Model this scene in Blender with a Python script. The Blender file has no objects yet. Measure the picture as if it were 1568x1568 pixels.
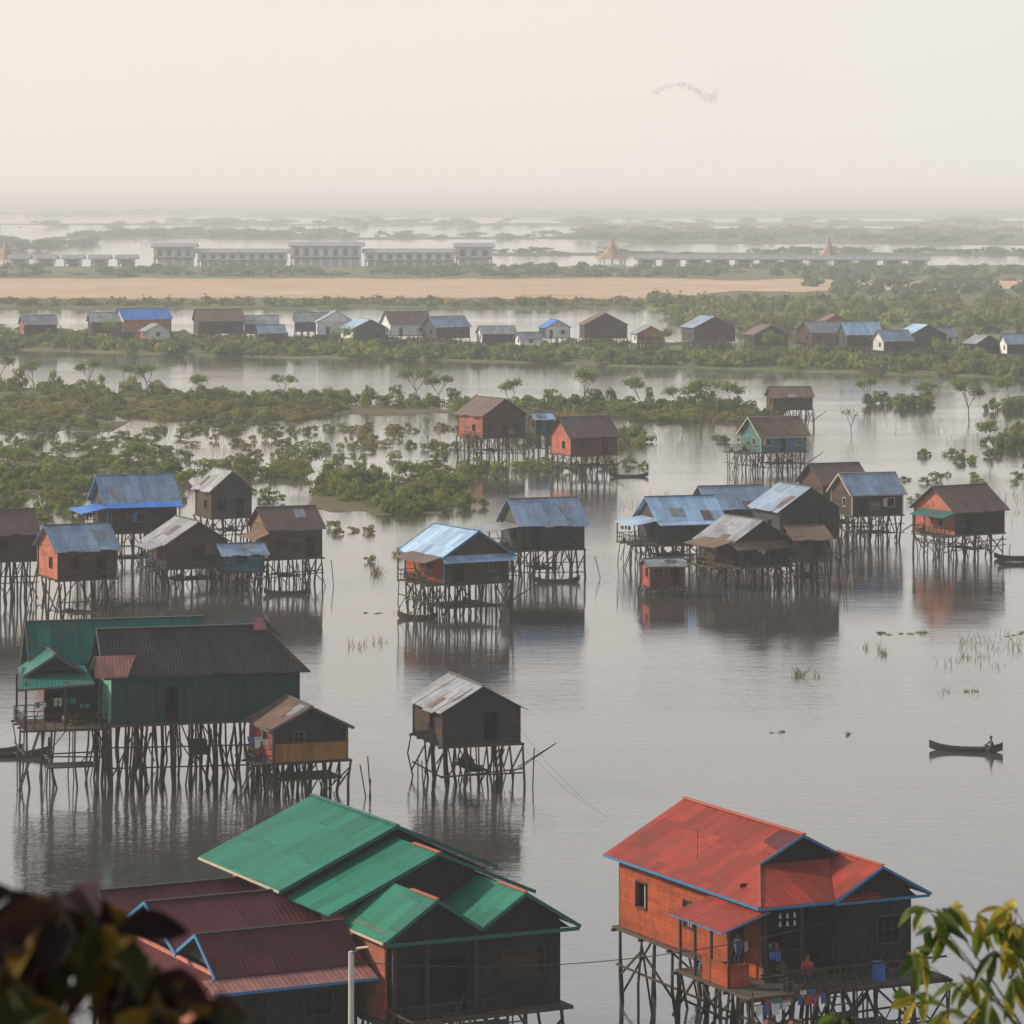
import bpy, math, random
import numpy as np
from mathutils import Vector, Matrix, noise
R = random.Random(7)
sc = bpy.context.scene
COL = sc.collection

# ------------------------------------------------------------------ materials
def newmat(name):
    m = bpy.data.materials.new(name); m.use_nodes = True
    nt = m.node_tree; nt.nodes.clear()
    out = nt.nodes.new('ShaderNodeOutputMaterial')
    return m, nt, out
def nd(nt, t, **kw):
    n = nt.nodes.new(t)
    for k, v in kw.items(): setattr(n, k, v)
    return n
def mth(nt, op, a, b=None, c=None, clamp=False):
    n = nt.nodes.new('ShaderNodeMath'); n.operation = op; n.use_clamp = clamp
    for i, q in enumerate((a, b, c)):
        if q is None: continue
        if isinstance(q, (int, float)): n.inputs[i].default_value = q
        else: nt.links.new(q, n.inputs[i])
    return n.outputs[0]
def mixc(nt, f, a, b, mode='MIX'):
    n = nt.nodes.new('ShaderNodeMix'); n.data_type = 'RGBA'; n.blend_type = mode
    for i, q in ((0, f), (6, a), (7, b)):
        if isinstance(q, (int, float)): n.inputs[i].default_value = q
        elif isinstance(q, tuple): n.inputs[i].default_value = (*q[:3], 1)
        else: nt.links.new(q, n.inputs[i])
    return n.outputs[2]
def comb(nt, x, y, z=0.0):
    n = nt.nodes.new('ShaderNodeCombineXYZ')
    for i, q in enumerate((x, y, z)):
        if isinstance(q, (int, float)): n.inputs[i].default_value = q
        else: nt.links.new(q, n.inputs[i])
    return n.outputs[0]
def scalec(nt, col, f):
    n = nt.nodes.new('ShaderNodeVectorMath'); n.operation = 'SCALE'
    if isinstance(col, tuple): n.inputs[0].default_value = col[:3]
    else: nt.links.new(col, n.inputs[0])
    if isinstance(f, (int, float)): n.inputs[3].default_value = f
    else: nt.links.new(f, n.inputs[3])
    return n.outputs[0]
def noi(nt, vec, s, d=3, r=.6):
    n = nt.nodes.new('ShaderNodeTexNoise'); n.inputs['Scale'].default_value = s
    n.inputs['Detail'].default_value = d; n.inputs['Roughness'].default_value = r
    nt.links.new(vec, n.inputs['Vector']); return n.outputs[0]
def mrange(nt, q, a, b, c=0., d=1., smooth=False):
    n = nt.nodes.new('ShaderNodeMapRange'); nt.links.new(q, n.inputs[0])
    if smooth: n.interpolation_type = 'SMOOTHSTEP'
    for i, v in enumerate((a, b, c, d)): n.inputs[i + 1].default_value = v
    return n.outputs[0]
def princ(nt, out, col, rough=.8, metal=0., bump=None, bstr=.5, bdist=.02, spec=.4):
    p = nt.nodes.new('ShaderNodeBsdfPrincipled')
    if isinstance(col, tuple): p.inputs['Base Color'].default_value = (*col[:3], 1)
    else: nt.links.new(col, p.inputs['Base Color'])
    if isinstance(rough, (int, float)): p.inputs['Roughness'].default_value = rough
    else: nt.links.new(rough, p.inputs['Roughness'])
    p.inputs['Metallic'].default_value = metal
    p.inputs['Specular IOR Level'].default_value = spec
    if bump is not None:
        b = nt.nodes.new('ShaderNodeBump'); b.inputs['Strength'].default_value = bstr
        b.inputs['Distance'].default_value = bdist
        nt.links.new(bump, b.inputs['Height']); nt.links.new(b.outputs[0], p.inputs['Normal'])
    nt.links.new(p.outputs[0], out.inputs[0]); return p
def uvsep(nt):
    tc = nd(nt, 'ShaderNodeTexCoord'); s = nd(nt, 'ShaderNodeSeparateXYZ')
    nt.links.new(tc.outputs['UV'], s.inputs[0]); return tc.outputs['UV'], s.outputs[0], s.outputs[1], tc
def objrand(nt):
    return nd(nt, 'ShaderNodeObjectInfo').outputs['Random']
MATS = {}
def wall_mat(name, col, board=.2, vert=False, var=.35, grime=.6, stain=(.045, .035, .028)):
    if name in MATS: return MATS[name]
    m, nt, out = newmat(name); uv, u, v, tc = uvsep(nt); orr = objrand(nt)
    c = u if vert else v
    sc_ = mth(nt, 'DIVIDE', c, board); fl = mth(nt, 'FLOOR', sc_); fr = mth(nt, 'FRACT', sc_)
    o = v if vert else u
    seg = mth(nt, 'FLOOR', mth(nt, 'ADD', mth(nt, 'DIVIDE', o, 2.3), mth(nt, 'MULTIPLY', fl, .37)))
    w = nd(nt, 'ShaderNodeTexWhiteNoise', noise_dimensions='3D'); nt.links.new(comb(nt, fl, seg, orr), w.inputs['Vector'])
    ofs = mth(nt, 'MULTIPLY', orr, 60.)
    n1 = noi(nt, comb(nt, mth(nt, 'MULTIPLY', u, 2.2), mth(nt, 'MULTIPLY', v, .6), ofs), 1.2, 5, .7)
    f = mth(nt, 'ADD', 1 - var, mth(nt, 'MULTIPLY', w.outputs[0], var * 1.4))
    f = mth(nt, 'MULTIPLY', f, mth(nt, 'ADD', .4, mth(nt, 'MULTIPLY', n1, 1.2)))
    f = mth(nt, 'MULTIPLY', f, mth(nt, 'ADD', .8, mth(nt, 'MULTIPLY', orr, .4)))
    edge = mth(nt, 'LESS_THAN', fr, .1)
    f = mth(nt, 'MULTIPLY', f, mth(nt, 'SUBTRACT', 1, mth(nt, 'MULTIPLY', edge, .4)))
    cc = scalec(nt, col, f)
    g = mrange(nt, noi(nt, comb(nt, u, v, ofs), .9, 6, .75), .46, .7, 0, grime)
    cc = mixc(nt, g, cc, stain)
    princ(nt, out, cc, .8, bump=fr, bstr=.6, bdist=.03, spec=.2)
    MATS[name] = m; return m
def roof_mat(name, col, rust=.2, metal=.0, rough=.5, var=.25, rustc=(.13, .06, .035), tile=.22, spec=.4):
    if name in MATS: return MATS[name]
    m, nt, out = newmat(name); uv, u, v, tc = uvsep(nt); orr = objrand(nt); ofs = mth(nt, 'MULTIPLY', orr, 60.)
    su = mth(nt, 'DIVIDE', u, .9); fu = mth(nt, 'FLOOR', su)
    w0 = nd(nt, 'ShaderNodeTexWhiteNoise', noise_dimensions='2D'); nt.links.new(comb(nt, fu, orr), w0.inputs['Vector'])
    sv = mth(nt, 'ADD', mth(nt, 'DIVIDE', v, 2.1), mth(nt, 'MULTIPLY', w0.outputs[0], .3)); fv = mth(nt, 'FLOOR', sv)
    w = nd(nt, 'ShaderNodeTexWhiteNoise', noise_dimensions='3D'); nt.links.new(comb(nt, fu, fv, orr), w.inputs['Vector'])
    n1 = noi(nt, comb(nt, mth(nt, 'MULTIPLY', u, 3.), mth(nt, 'MULTIPLY', v, .4), ofs), 1., 6, .75)
    f = mth(nt, 'ADD', 1 - var, mth(nt, 'MULTIPLY', w.outputs[0], var * 1.6))
    f = mth(nt, 'MULTIPLY', f, mth(nt, 'ADD', .45, mth(nt, 'MULTIPLY', n1, 1.1)))
    e1 = mth(nt, 'LESS_THAN', mth(nt, 'FRACT', su), .05); e2 = mth(nt, 'LESS_THAN', mth(nt, 'FRACT', sv), .035)
    f = mth(nt, 'MULTIPLY', f, mth(nt, 'SUBTRACT', 1, mth(nt, 'MULTIPLY', mth(nt, 'MAXIMUM', e1, e2), .3)))
    rib = mth(nt, 'SINE', mth(nt, 'MULTIPLY', u, 2 * math.pi / tile))
    f = mth(nt, 'MULTIPLY', f, mth(nt, 'ADD', .95, mth(nt, 'MULTIPLY', rib, .05)))
    cc = scalec(nt, col, f)
    g = mrange(nt, noi(nt, comb(nt, u, v, ofs), .7, 7, .75), .62 - rust * .35, .78 - rust * .2, 0, min(.9, .4 + rust))
    cc = mixc(nt, g, cc, rustc)
    princ(nt, out, cc, rough, metal, bump=rib, bstr=.3, bdist=.018, spec=spec)
    MATS[name] = m; return m
def plain_mat(name, col, rough=.7, metal=0., var=.35, s=3.):
    if name in MATS: return MATS[name]
    m, nt, out = newmat(name); tc = nd(nt, 'ShaderNodeTexCoord')
    n1 = noi(nt, tc.outputs['Object'], s, 4, .65)
    cc = scalec(nt, col, mth(nt, 'ADD', 1 - var, mth(nt, 'MULTIPLY', n1, 2 * var)))
    princ(nt, out, cc, rough, metal, bump=n1, bstr=.3, spec=.3)
    MATS[name] = m; return m
def foliage_mat(name, c1, c2, c3, transl=.3):
    m, nt, out = newmat(name)
    at = nd(nt, 'ShaderNodeAttribute', attribute_name='tint'); at2 = nd(nt, 'ShaderNodeAttribute', attribute_name='dry')
    c = mixc(nt, at.outputs['Fac'], c1, c2); c = mixc(nt, at2.outputs['Fac'], c, c3)
    d = nd(nt, 'ShaderNodeBsdfDiffuse'); t = nd(nt, 'ShaderNodeBsdfTranslucent'); mx = nd(nt, 'ShaderNodeMixShader')
    nt.links.new(c, d.inputs[0]); nt.links.new(c, t.inputs[0]); mx.inputs[0].default_value = transl
    nt.links.new(d.outputs[0], mx.inputs[1]); nt.links.new(t.outputs[0], mx.inputs[2])
    nt.links.new(mx.outputs[0], out.inputs[0]); return m

W = dict(
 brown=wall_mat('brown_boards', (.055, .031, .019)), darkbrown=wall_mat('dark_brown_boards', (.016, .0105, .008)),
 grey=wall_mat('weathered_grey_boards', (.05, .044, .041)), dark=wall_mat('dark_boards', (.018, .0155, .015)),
 orange=wall_mat('orange_boards', (.36, .07, .022), var=.28, grime=.5), salmon=wall_mat('salmon_boards', (.4, .12, .075), var=.22, grime=.55),
 pink=wall_mat('pink_boards', (.48, .18, .135), var=.15, grime=.4), teal=wall_mat('teal_sheet', (.007, .037, .034), .9, True, .15, .25),
 lightgreen=wall_mat('light_green_sheet', (.1, .28, .21), .6, True, .15, .4), yellow=wall_mat('ochre_boards', (.32, .14, .025), .25, True, .2, .3),
 maroonw=wall_mat('maroon_boards', (.1, .025, .022)), bluew=wall_mat('blue_boards', (.02, .11, .17), grime=.5), mutedteal=wall_mat('faded_teal_boards', (.05, .16, .14), grime=.5),
 khaki=wall_mat('khaki_boards', (.065, .041, .024), .3), redw=wall_mat('red_boards', (.34, .06, .045)), white=wall_mat('whitewashed_wall', (.68, .68, .66), var=.08, grime=.2),
 tan=wall_mat('tan_boards', (.2, .118, .068)))
RF = dict(
 blue=roof_mat('blue_grey_sheet_roof', (.25, .34, .45), .28, .2, .42), lightblue=roof_mat('pale_blue_sheet_roof', (.35, .52, .7), .15, .2, .42),
 brightblue=roof_mat('bright_blue_sheet_roof', (.03, .18, .58), .1), grey=roof_mat('galvanised_sheet_roof', (.3, .32, .34), .42, .25, .42),
 brown=roof_mat('rusted_sheet_roof', (.12, .078, .06), .55), darkgrey=roof_mat('dark_grey_sheet_roof', (.035, .032, .031), .3, 0, .7, rustc=(.065, .042, .032), spec=.2),
 red=roof_mat('red_sheet_roof', (.27, .03, .015), .38, 0, .6, .32, (.11, .028, .018), spec=.2), green=roof_mat('green_sheet_roof', (.008, .145, .09), .14, 0, .55, .25, (.012, .075, .05), spec=.2),
 maroon=roof_mat('maroon_sheet_roof', (.09, .014, .017), .33, 0, .6, .28, (.045, .016, .014), spec=.2), teal=roof_mat('teal_sheet_roof', (.008, .12, .1), .33, 0, .55, spec=.25),
 thatch=roof_mat('weathered_thatch_roof', (.15, .1, .07), .35, 0, .95), pinkr=roof_mat('salmon_sheet_roof', (.33, .13, .11), .45, 0, .6))
POST = plain_mat('weathered_post_wood', (.045, .033, .025), .9)
DECK = wall_mat('deck_planks', (.09, .068, .05), .15, False, .35)
TR = dict(blue=plain_mat('blue_painted_trim', (.025, .15, .3), .5), grey=plain_mat('grey_trim', (.09, .085, .08), .7), green=plain_mat('green_trim', (.012, .1, .08), .5),
          dark=plain_mat('dark_trim', (.035, .028, .024), .8), cream=plain_mat('cream_trim', (.4, .34, .25), .7), orange=plain_mat('orange_ridge_trim', (.36, .09, .045), .6))
PANE = plain_mat('dark_glass_pane', (.02, .022, .025), .15)
CLO = [plain_mat('cloth_' + n, c, .9) for n, c in (('white', (.55, .55, .53)), ('red', (.4, .05, .05)), ('blue', (.05, .12, .35)), ('yellow', (.45, .3, .08)), ('teal', (.05, .25, .23)))]

# ------------------------------------------------------------------ mesh parts
class Part:
    def __init__(s): s.v = []; s.f = []
    def poly(s, pts):
        n = len(s.v); s.v += [tuple(p) for p in pts]; s.f.append(tuple(range(n, n + len(pts))))
    def box(s, x0, x1, y0, y1, z0, z1):
        n = len(s.v)
        s.v += [(x0, y0, z0), (x1, y0, z0), (x1, y1, z0), (x0, y1, z0), (x0, y0, z1), (x1, y0, z1), (x1, y1, z1), (x0, y1, z1)]
        s.f += [tuple(n + i for i in q) for q in ((3, 2, 1, 0), (4, 5, 6, 7), (0, 1, 5, 4), (1, 2, 6, 5), (2, 3, 7, 6), (3, 0, 4, 7))]
    def beam(s, p0, p1, w, h=None, sides=4, taper=1.):
        p0 = Vector(p0); p1 = Vector(p1); d = (p1 - p0)
        if d.length < 1e-4: return
        d.normalize(); h = h or w
        up = Vector((0, 0, 1)) if abs(d.z) < .9 else Vector((0, 1, 0))
        a = d.cross(up).normalized(); b = a.cross(d).normalized(); n = len(s.v)
        if sides == 4: ring = [(-1, -1), (1, -1), (1, 1), (-1, 1)]
        else: ring = [(math.cos(2 * math.pi * i / sides), math.sin(2 * math.pi * i / sides)) for i in range(sides)]
        for p, k in ((p0, 1.), (p1, taper)):
            for (i, j) in ring: s.v.append(tuple(p + a * i * w * .5 * k + b * j * h * .5 * k))
        m = len(ring)
        for i in range(m): s.f.append((n + i, n + (i + 1) % m, n + m + (i + 1) % m, n + m + i))
        s.f.append(tuple(n + m - 1 - i for i in range(m))); s.f.append(tuple(n + m + i for i in range(m)))
    def slab(s, pts, t=.06):
        n = len(s.v); m = len(pts)
        s.v += [tuple(p) for p in pts] + [(p[0], p[1], p[2] - t) for p in pts]
        s.f.append(tuple(range(n, n + m))); s.f.append(tuple(n + 2 * m - 1 - i for i in range(m)))
        for i in range(m):
            j = (i + 1) % m; s.f.append((n + i, n + m + i, n + m + j, n + j))
    def wall(s, p0, p1, z0, z1, th=.1, ops=()):
        """vertical wall p0->p1 (plan), body extends to the left of the direction; ops=(s0,s1,h0,h1) real openings"""
        p0 = Vector(p0); p1 = Vector(p1); d = p1 - p0; Ln = d.length; d /= Ln; nrm = Vector((-d.y, d.x))
        xs = sorted(set([0, Ln] + [q for o in ops for q in o[:2]])); hs = sorted(set([z0, z1] + [q for o in ops for q in o[2:]]))
        for i in range(len(xs) - 1):
            for j in range(len(hs) - 1):
                cx = (xs[i] + xs[i + 1]) / 2; cz = (hs[j] + hs[j + 1]) / 2
                if any(o[0] < cx < o[1] and o[2] < cz < o[3] for o in ops): continue
                a = p0 + d * xs[i]; b = p0 + d * xs[i + 1]; c = b + nrm * th; e = a + nrm * th; n = len(s.v)
                for z in (hs[j], hs[j + 1]): s.v += [(a.x, a.y, z), (b.x, b.y, z), (c.x, c.y, z), (e.x, e.y, z)]
                s.f += [tuple(n + q for q in r) for r in ((3, 2, 1, 0), (4, 5, 6, 7), (0, 1, 5, 4), (1, 2, 6, 5), (2, 3, 7, 6), (3, 0, 4, 7))]
    def obj(s, name, mat, parent=None, smooth=False):
        me = bpy.data.meshes.new(name); me.from_pydata(s.v, [], s.f); me.materials.append(mat)
        uvl = me.uv_layers.new(name='UVMap'); dat = np.zeros(len(me.loops) * 2); V = s.v; k = 0
        for f in s.f:
            p = [Vector(V[i]) for i in f]; n = Vector((0, 0, 0))
            for i in range(len(p)): n += (p[i] - p[0]).cross(p[(i + 1) % len(p)] - p[0])
            if n.length > 1e-9: n.normalize()
            t = Vector((0, 0, 1)).cross(n)
            if t.length < 1e-3: t = Vector((1, 0, 0))
            t.normalize(); b = n.cross(t)
            for q in p: dat[k] = q.dot(t); dat[k + 1] = q.dot(b); k += 2
        uvl.data.foreach_set('uv', dat)
        o = bpy.data.objects.new(name, me); COL.objects.link(o)
        if parent: o.parent = parent
        if smooth:
            for q in me.polygons: q.use_smooth = True
        return o
def empty(name, x, y, z=0, yaw=0):
    e = bpy.data.objects.new(name, None); e.location = (x, y, z); e.rotation_euler = (0, 0, math.radians(yaw)); e.empty_display_size = .5
    COL.objects.link(e); return e
class House:
    def __init__(s, name, x, y, yaw): s.e = empty(name, x, y, 0, yaw); s.p = {}
    def __call__(s, name, mat):
        if name not in s.p: s.p[name] = (Part(), mat)
        return s.p[name][0]
    def done(s):
        for n, (p, m) in s.p.items():
            if p.f: p.obj(n, m, s.e)

def window(h, p0, d, s0, s1, z0, z1, trim, kind='bars'):
    p0 = Vector(p0); d = Vector(d); out = Vector((d.y, -d.x))
    fr = h('window_frames', trim)
    def P(s_, z, o=.03): q = p0 + d * s_ + out * o; return (q.x, q.y, z)
    fr.beam(P(s0 - .06, z0 - .03), P(s1 + .06, z0 - .03), .07); fr.beam(P(s0 - .06, z1 + .03), P(s1 + .06, z1 + .03), .07)
    fr.beam(P(s0 - .03, z0), P(s0 - .03, z1), .07); fr.beam(P(s1 + .03, z0), P(s1 + .03, z1), .07)
    if kind == 'bars':
        n = max(2, int((s1 - s0) / .35))
        for i in range(1, n): fr.beam(P(s0 + (s1 - s0) * i / n, z0, -.03), P(s0 + (s1 - s0) * i / n, z1, -.03), .045)
        fr.beam(P(s0, (z0 + z1) / 2, -.035), P(s1, (z0 + z1) / 2, -.035), .04)
    if kind == 'shutter':
        q0 = P(s0 - .08, z0, .06); q1 = P(s0 - .08 - (s1 - s0) * .5, z0, .12)
        h('shutters', trim).poly([q0, q1, (q1[0], q1[1], z1), (q0[0], q0[1], z1)])

def stilts(h, a0, a1, b0, b1, top, sp=1.5, r=None, seed=0, brace=.5, w=.17, low=-1.2):
    r = r or random.Random(seed); S = h('stilts', POST)
    na = max(2, round((a1 - a0) / sp) + 1); nb = max(2, round((b1 - b0) / (sp * 1.25)) + 1)
    pts = [[(a0 + (a1 - a0) * i / (na - 1) + r.uniform(-.22, .22), b0 + (b1 - b0) * j / (nb - 1) + r.uniform(-.22, .22)) for j in range(nb)] for i in range(na)]
    for i in range(na):
        for j in range(nb):
            if r.random() < .06 and 0 < i < na - 1: continue
            a, b = pts[i][j]; ww = w * r.uniform(.65, 1.35); m = (a + r.uniform(-.25, .25), b + r.uniform(-.22, .22), top * r.uniform(.3, .6))
            S.beam((a + r.uniform(-.4, .4), b + r.uniform(-.3, .3), low), m, ww, ww, 6, .93); S.beam(m, (a, b, top), ww * .92, ww * .92, 6, .85)
            if r.random() < .25: S.beam((a + r.uniform(-1.2, 1.2), b + r.uniform(-.5, .5), low), (a + r.uniform(-.2, .2), b, top - r.uniform(0, .9)), w * .55, None, 5)
    for i in range(na - 1):
        for j in (0, nb - 1):
            if r.random() < brace:
                z0 = r.uniform(.1, top * .4); z1 = top - r.uniform(.1, .5)
                if r.random() < .5: z0, z1 = z1, z0
                S.beam((*pts[i][j], z0), (*pts[i + 1][j], z1), w * .45)
    for j in range(nb - 1):
        for i in (0, na - 1):
            if r.random() < brace:
                z0 = r.uniform(.1, top * .4); z1 = top - r.uniform(.1, .5)
                if r.random() < .5: z0, z1 = z1, z0
                S.beam((*pts[i][j], z0), (*pts[i][j + 1], z1), w * .45)
    for j in range(nb):
        S.beam((a0 - .3, pts[0][j][1], top + .02), (a1 + .3, pts[-1][j][1], top + .02), .12)
    if top > 2.2:
        for q in range(2):
            z = top * r.uniform(.25, .7)
            S.beam((a0 - .2, b0 - .08 - .06 * q, z), (a1 + .2, b0 - .08 - .06 * q, z + r.uniform(-.35, .35)), .08)
        S.beam((a0 - .08, b0, z), (a0 - .08, b1, z + .1), .08)

def gable(h, a0, a1, b0, b1, zt, rise, axis, ov, roof, trim=None, ovg=None, name='roof', fillf=None, filll=None, t=.05, patch=None, r=None):
    P = h(name, roof); ovg = ov if ovg is None else ovg; zt = zt + .04
    if axis == 'a':
        sl = rise / ((b1 - b0) / 2); e = zt - sl * ov; zr = zt + rise; wm = (b0 + b1) / 2
        c = lambda a, b, z: (a, b, z); u0, u1, w0, w1 = a0, a1, b0, b1
    else:
        sl = rise / ((a1 - a0) / 2); e = zt - sl * ov; zr = zt + rise; wm = (a0 + a1) / 2
        c = lambda a, b, z: (b, a, z); u0, u1, w0, w1 = b0, b1, a0, a1
    if r and patch is not None:   # individual overlapping sheets with uneven eaves
        ua, ub = u0 - ovg, u1 + ovg; n = max(3, round((ub - ua) / .92)); st = (ub - ua) / n
        for side in (-1, 1):
            for i in range(n):
                j = r.uniform(-.12, .1); dz = .014 * (i % 2) + r.uniform(-.004, .012); x0 = ua + st * i; x1 = x0 + st + (.05 if i < n - 1 else 0)
                we = wm + side * ((w1 - w0) / 2 + ov + j); ze = e - sl * j + r.uniform(-.02, .02)
                q = [c(x0, we, ze + dz), c(x1, we, ze + dz), c(x1, wm, zr + dz), c(x0, wm, zr + dz)]
                if (side == 1) != (axis == 'b'): q.reverse()
                P.slab(q, .03)
    else:
        q = [c(u0 - ovg, w0 - ov, e), c(u1 + ovg, w0 - ov, e), c(u1 + ovg, wm, zr), c(u0 - ovg, wm, zr)]
        q2 = [c(u0 - ovg, wm, zr), c(u1 + ovg, wm, zr), c(u1 + ovg, w1 + ov, e), c(u0 - ovg, w1 + ov, e)]
        if axis == 'b': q.reverse(); q2.reverse()
        P.slab(q, t); P.slab(q2, t)
    if patch and r:   # loose replacement sheets nailed over the old ones
        for pm in patch:
            for k in range(2):
                ua = r.uniform(u0 - ovg + .1, u1 - 1.1); ub = ua + r.uniform(.7, 1.5); t0 = r.uniform(0, .6); t1 = min(1., t0 + r.uniform(.25, .5))
                wa = (w0 - ov) + (wm - w0 + ov) * t0 ; wb = (w0 - ov) + (wm - w0 + ov) * t1; za = e + (zr - e) * t0 + .05; zb = e + (zr - e) * t1 + .05
                if k and axis == 'a': continue
                if k: wa, wb = 2 * wm - wb, 2 * wm - wa; za, zb = zb, za
                qq = [c(ua, wa, za), c(ub, wa, za), c(ub, wb, zb), c(ua + r.uniform(-.1, .1), wb, zb)]
                if axis == 'b': qq.reverse()
                h('roof_patch_' + pm, RF[pm]).slab(qq, .02)
    T = h('roof_trim', trim or TR['grey'])
    T.beam(c(u0 - ovg - .02, wm, zr + .04), c(u1 + ovg + .02, wm, zr + .04), .22, .06)
    if trim:
        for u in (u0 - ovg - .02, u1 + ovg + .02):
            for w_ in (w0 - ov - .03, w1 + ov + .03): T.beam(c(u, w_, e - .06), c(u, wm, zr - .04), .05, .15)
        for w_ in (w0 - ov + .06, w1 + ov - .06): T.beam(c(u0 - ovg, w_, e - .08), c(u1 + ovg, w_, e - .08), .05, .13)
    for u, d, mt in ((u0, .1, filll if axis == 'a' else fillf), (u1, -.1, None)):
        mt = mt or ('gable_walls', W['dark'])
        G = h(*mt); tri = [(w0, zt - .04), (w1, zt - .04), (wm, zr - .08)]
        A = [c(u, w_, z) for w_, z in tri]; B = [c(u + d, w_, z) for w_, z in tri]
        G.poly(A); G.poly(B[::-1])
    return zr

CLAY = plain_mat('clay', (.14, .065, .04))
def clutter(h, a0, a1, b0, b1, z, n, r, cloth=True):
    for i in range(n):
        a = r.uniform(a0, a1); b = r.uniform(b0, b1); k = r.choice((0, 1, 2, 3, 3, 4, 4))
        if k == 0:
            P = h('water_jars', CLAY)
            rr = r.uniform(.18, .3); prev = None
            for (q, zz) in ((.6, 0), (1, .35), (.95, .7), (.5, 1), (.6, 1.1)):
                cur = [(a + rr * q * math.cos(t * math.pi / 4), b + rr * q * math.sin(t * math.pi / 4), z + zz * rr * 1.8) for t in range(8)]
                if prev:
                    for t in range(8): P.poly([prev[t], prev[(t + 1) % 8], cur[(t + 1) % 8], cur[t]])
                prev = cur
        elif k == 1:
            if not cloth: continue
            zz = z + r.uniform(1.3, 1.6); h('poles', POST).beam((a - .6, b, zz), (a + 1.2, b, zz + .02), .03)
            x = a - .5
            for j in range(r.choice((2, 3, 4))):
                c = r.choice((0, 1, 2, 4, 0)); P = h('laundry_' + str(c), CLO[c]); w_ = r.uniform(.18, .4); hh = r.uniform(.25, .6)
                P.poly([(x, b, zz), (x + w_ * .5, b + .03, zz - .03), (x + w_ * .45, b + .06, zz - hh), (x + .02, b - .04, zz - hh * .9)]); P.poly([(x + w_ * .5, b + .03, zz - .03), (x + w_, b, zz), (x + w_ * .95, b - .03, zz - hh * .85), (x + w_ * .45, b + .06, zz - hh)])
                x += w_ + r.uniform(.03, .15)
        elif k == 2:
            c = r.randrange(5); P = h('baskets_' + str(c), CLO[c]); q = r.uniform(.1, .2)
            P.beam((a, b, z), (a, b, z + q * 1.6), q, q, 8, 1.3)
        elif k == 3:
            P = h('poles', POST); P.beam((a, b, z), (a + r.uniform(-.8, .8), b + r.uniform(-.5, .5), z + r.uniform(.6, 2.)), .05)
        else:
            P = h('crates_and_firewood', POST); q = r.uniform(.15, .35)
            for j in range(r.choice((2, 4, 6))): P.beam((a - q, b + r.uniform(-.2, .2), z + .05 + j * .07), (a + q * 1.5, b + r.uniform(-.2, .2), z + .05 + j * .08), .08)

def deck(h, a0, a1, b0, b1, z, rail=True, r=None, roof=None, seed=1, open_sides='lfb'):
    r = r or random.Random(seed)
    h('deck', DECK).slab([(a0, b0, z), (a1, b0, z), (a1, b1, z), (a0, b1, z)], .08)
    stilts(h, a0 + .1, a1 - .1, b0 + .1, b1 - .1, z - .1, 1.5, r, w=.12)
    if rail:
        P = h('railing', POST); seg = []
        if 'l' in open_sides: seg.append(((a0, b0), (a0, b1)))
        if 'f' in open_sides: seg.append(((a0, b0), (a1, b0)))
        if 'b' in open_sides: seg.append(((a0, b1), (a1, b1)))
        for p, q in seg:
            P.beam((*p, z + .85), (*q, z + .85), .06); P.beam((*p, z + .45), (*q, z + .45), .05)
            n = max(2, int((Vector(p) - Vector(q)).length / .6))
            for i in range(n + 1):
                t = i / n; x = p[0] + (q[0] - p[0]) * t; y = p[1] + (q[1] - p[1]) * t; P.beam((x, y, z), (x, y, z + .85), .05)
    if roof:
        for a, b in ((a0, b0), (a0, b1)): h('stilts', POST).beam((a, b, z), (a, b, z + 2.), .1)
        h('porch_roof', roof).slab([(a0 - .3, b0 - .3, z + 1.9), (a1 + .05, b0 - .3, z + 2.45), (a1 + .05, b1 + .2, z + 2.45), (a0 - .3, b1 + .2, z + 1.95)], .05)

def ladder(h, p0, p1, w=.5):
    P = h('ladder', POST); p0 = Vector(p0); p1 = Vector(p1)
    o = Vector((0, w / 2, 0)) if abs((p1 - p0).x) > abs((p1 - p0).y) else Vector((w / 2, 0, 0))
    P.beam(p0 - o, p1 - o, .07); P.beam(p0 + o, p1 + o, .07); n = int((p1 - p0).length / .35)
    for i in range(1, n): q = p0.lerp(p1, i / n); P.beam(q - o, q + o, .05)

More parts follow.
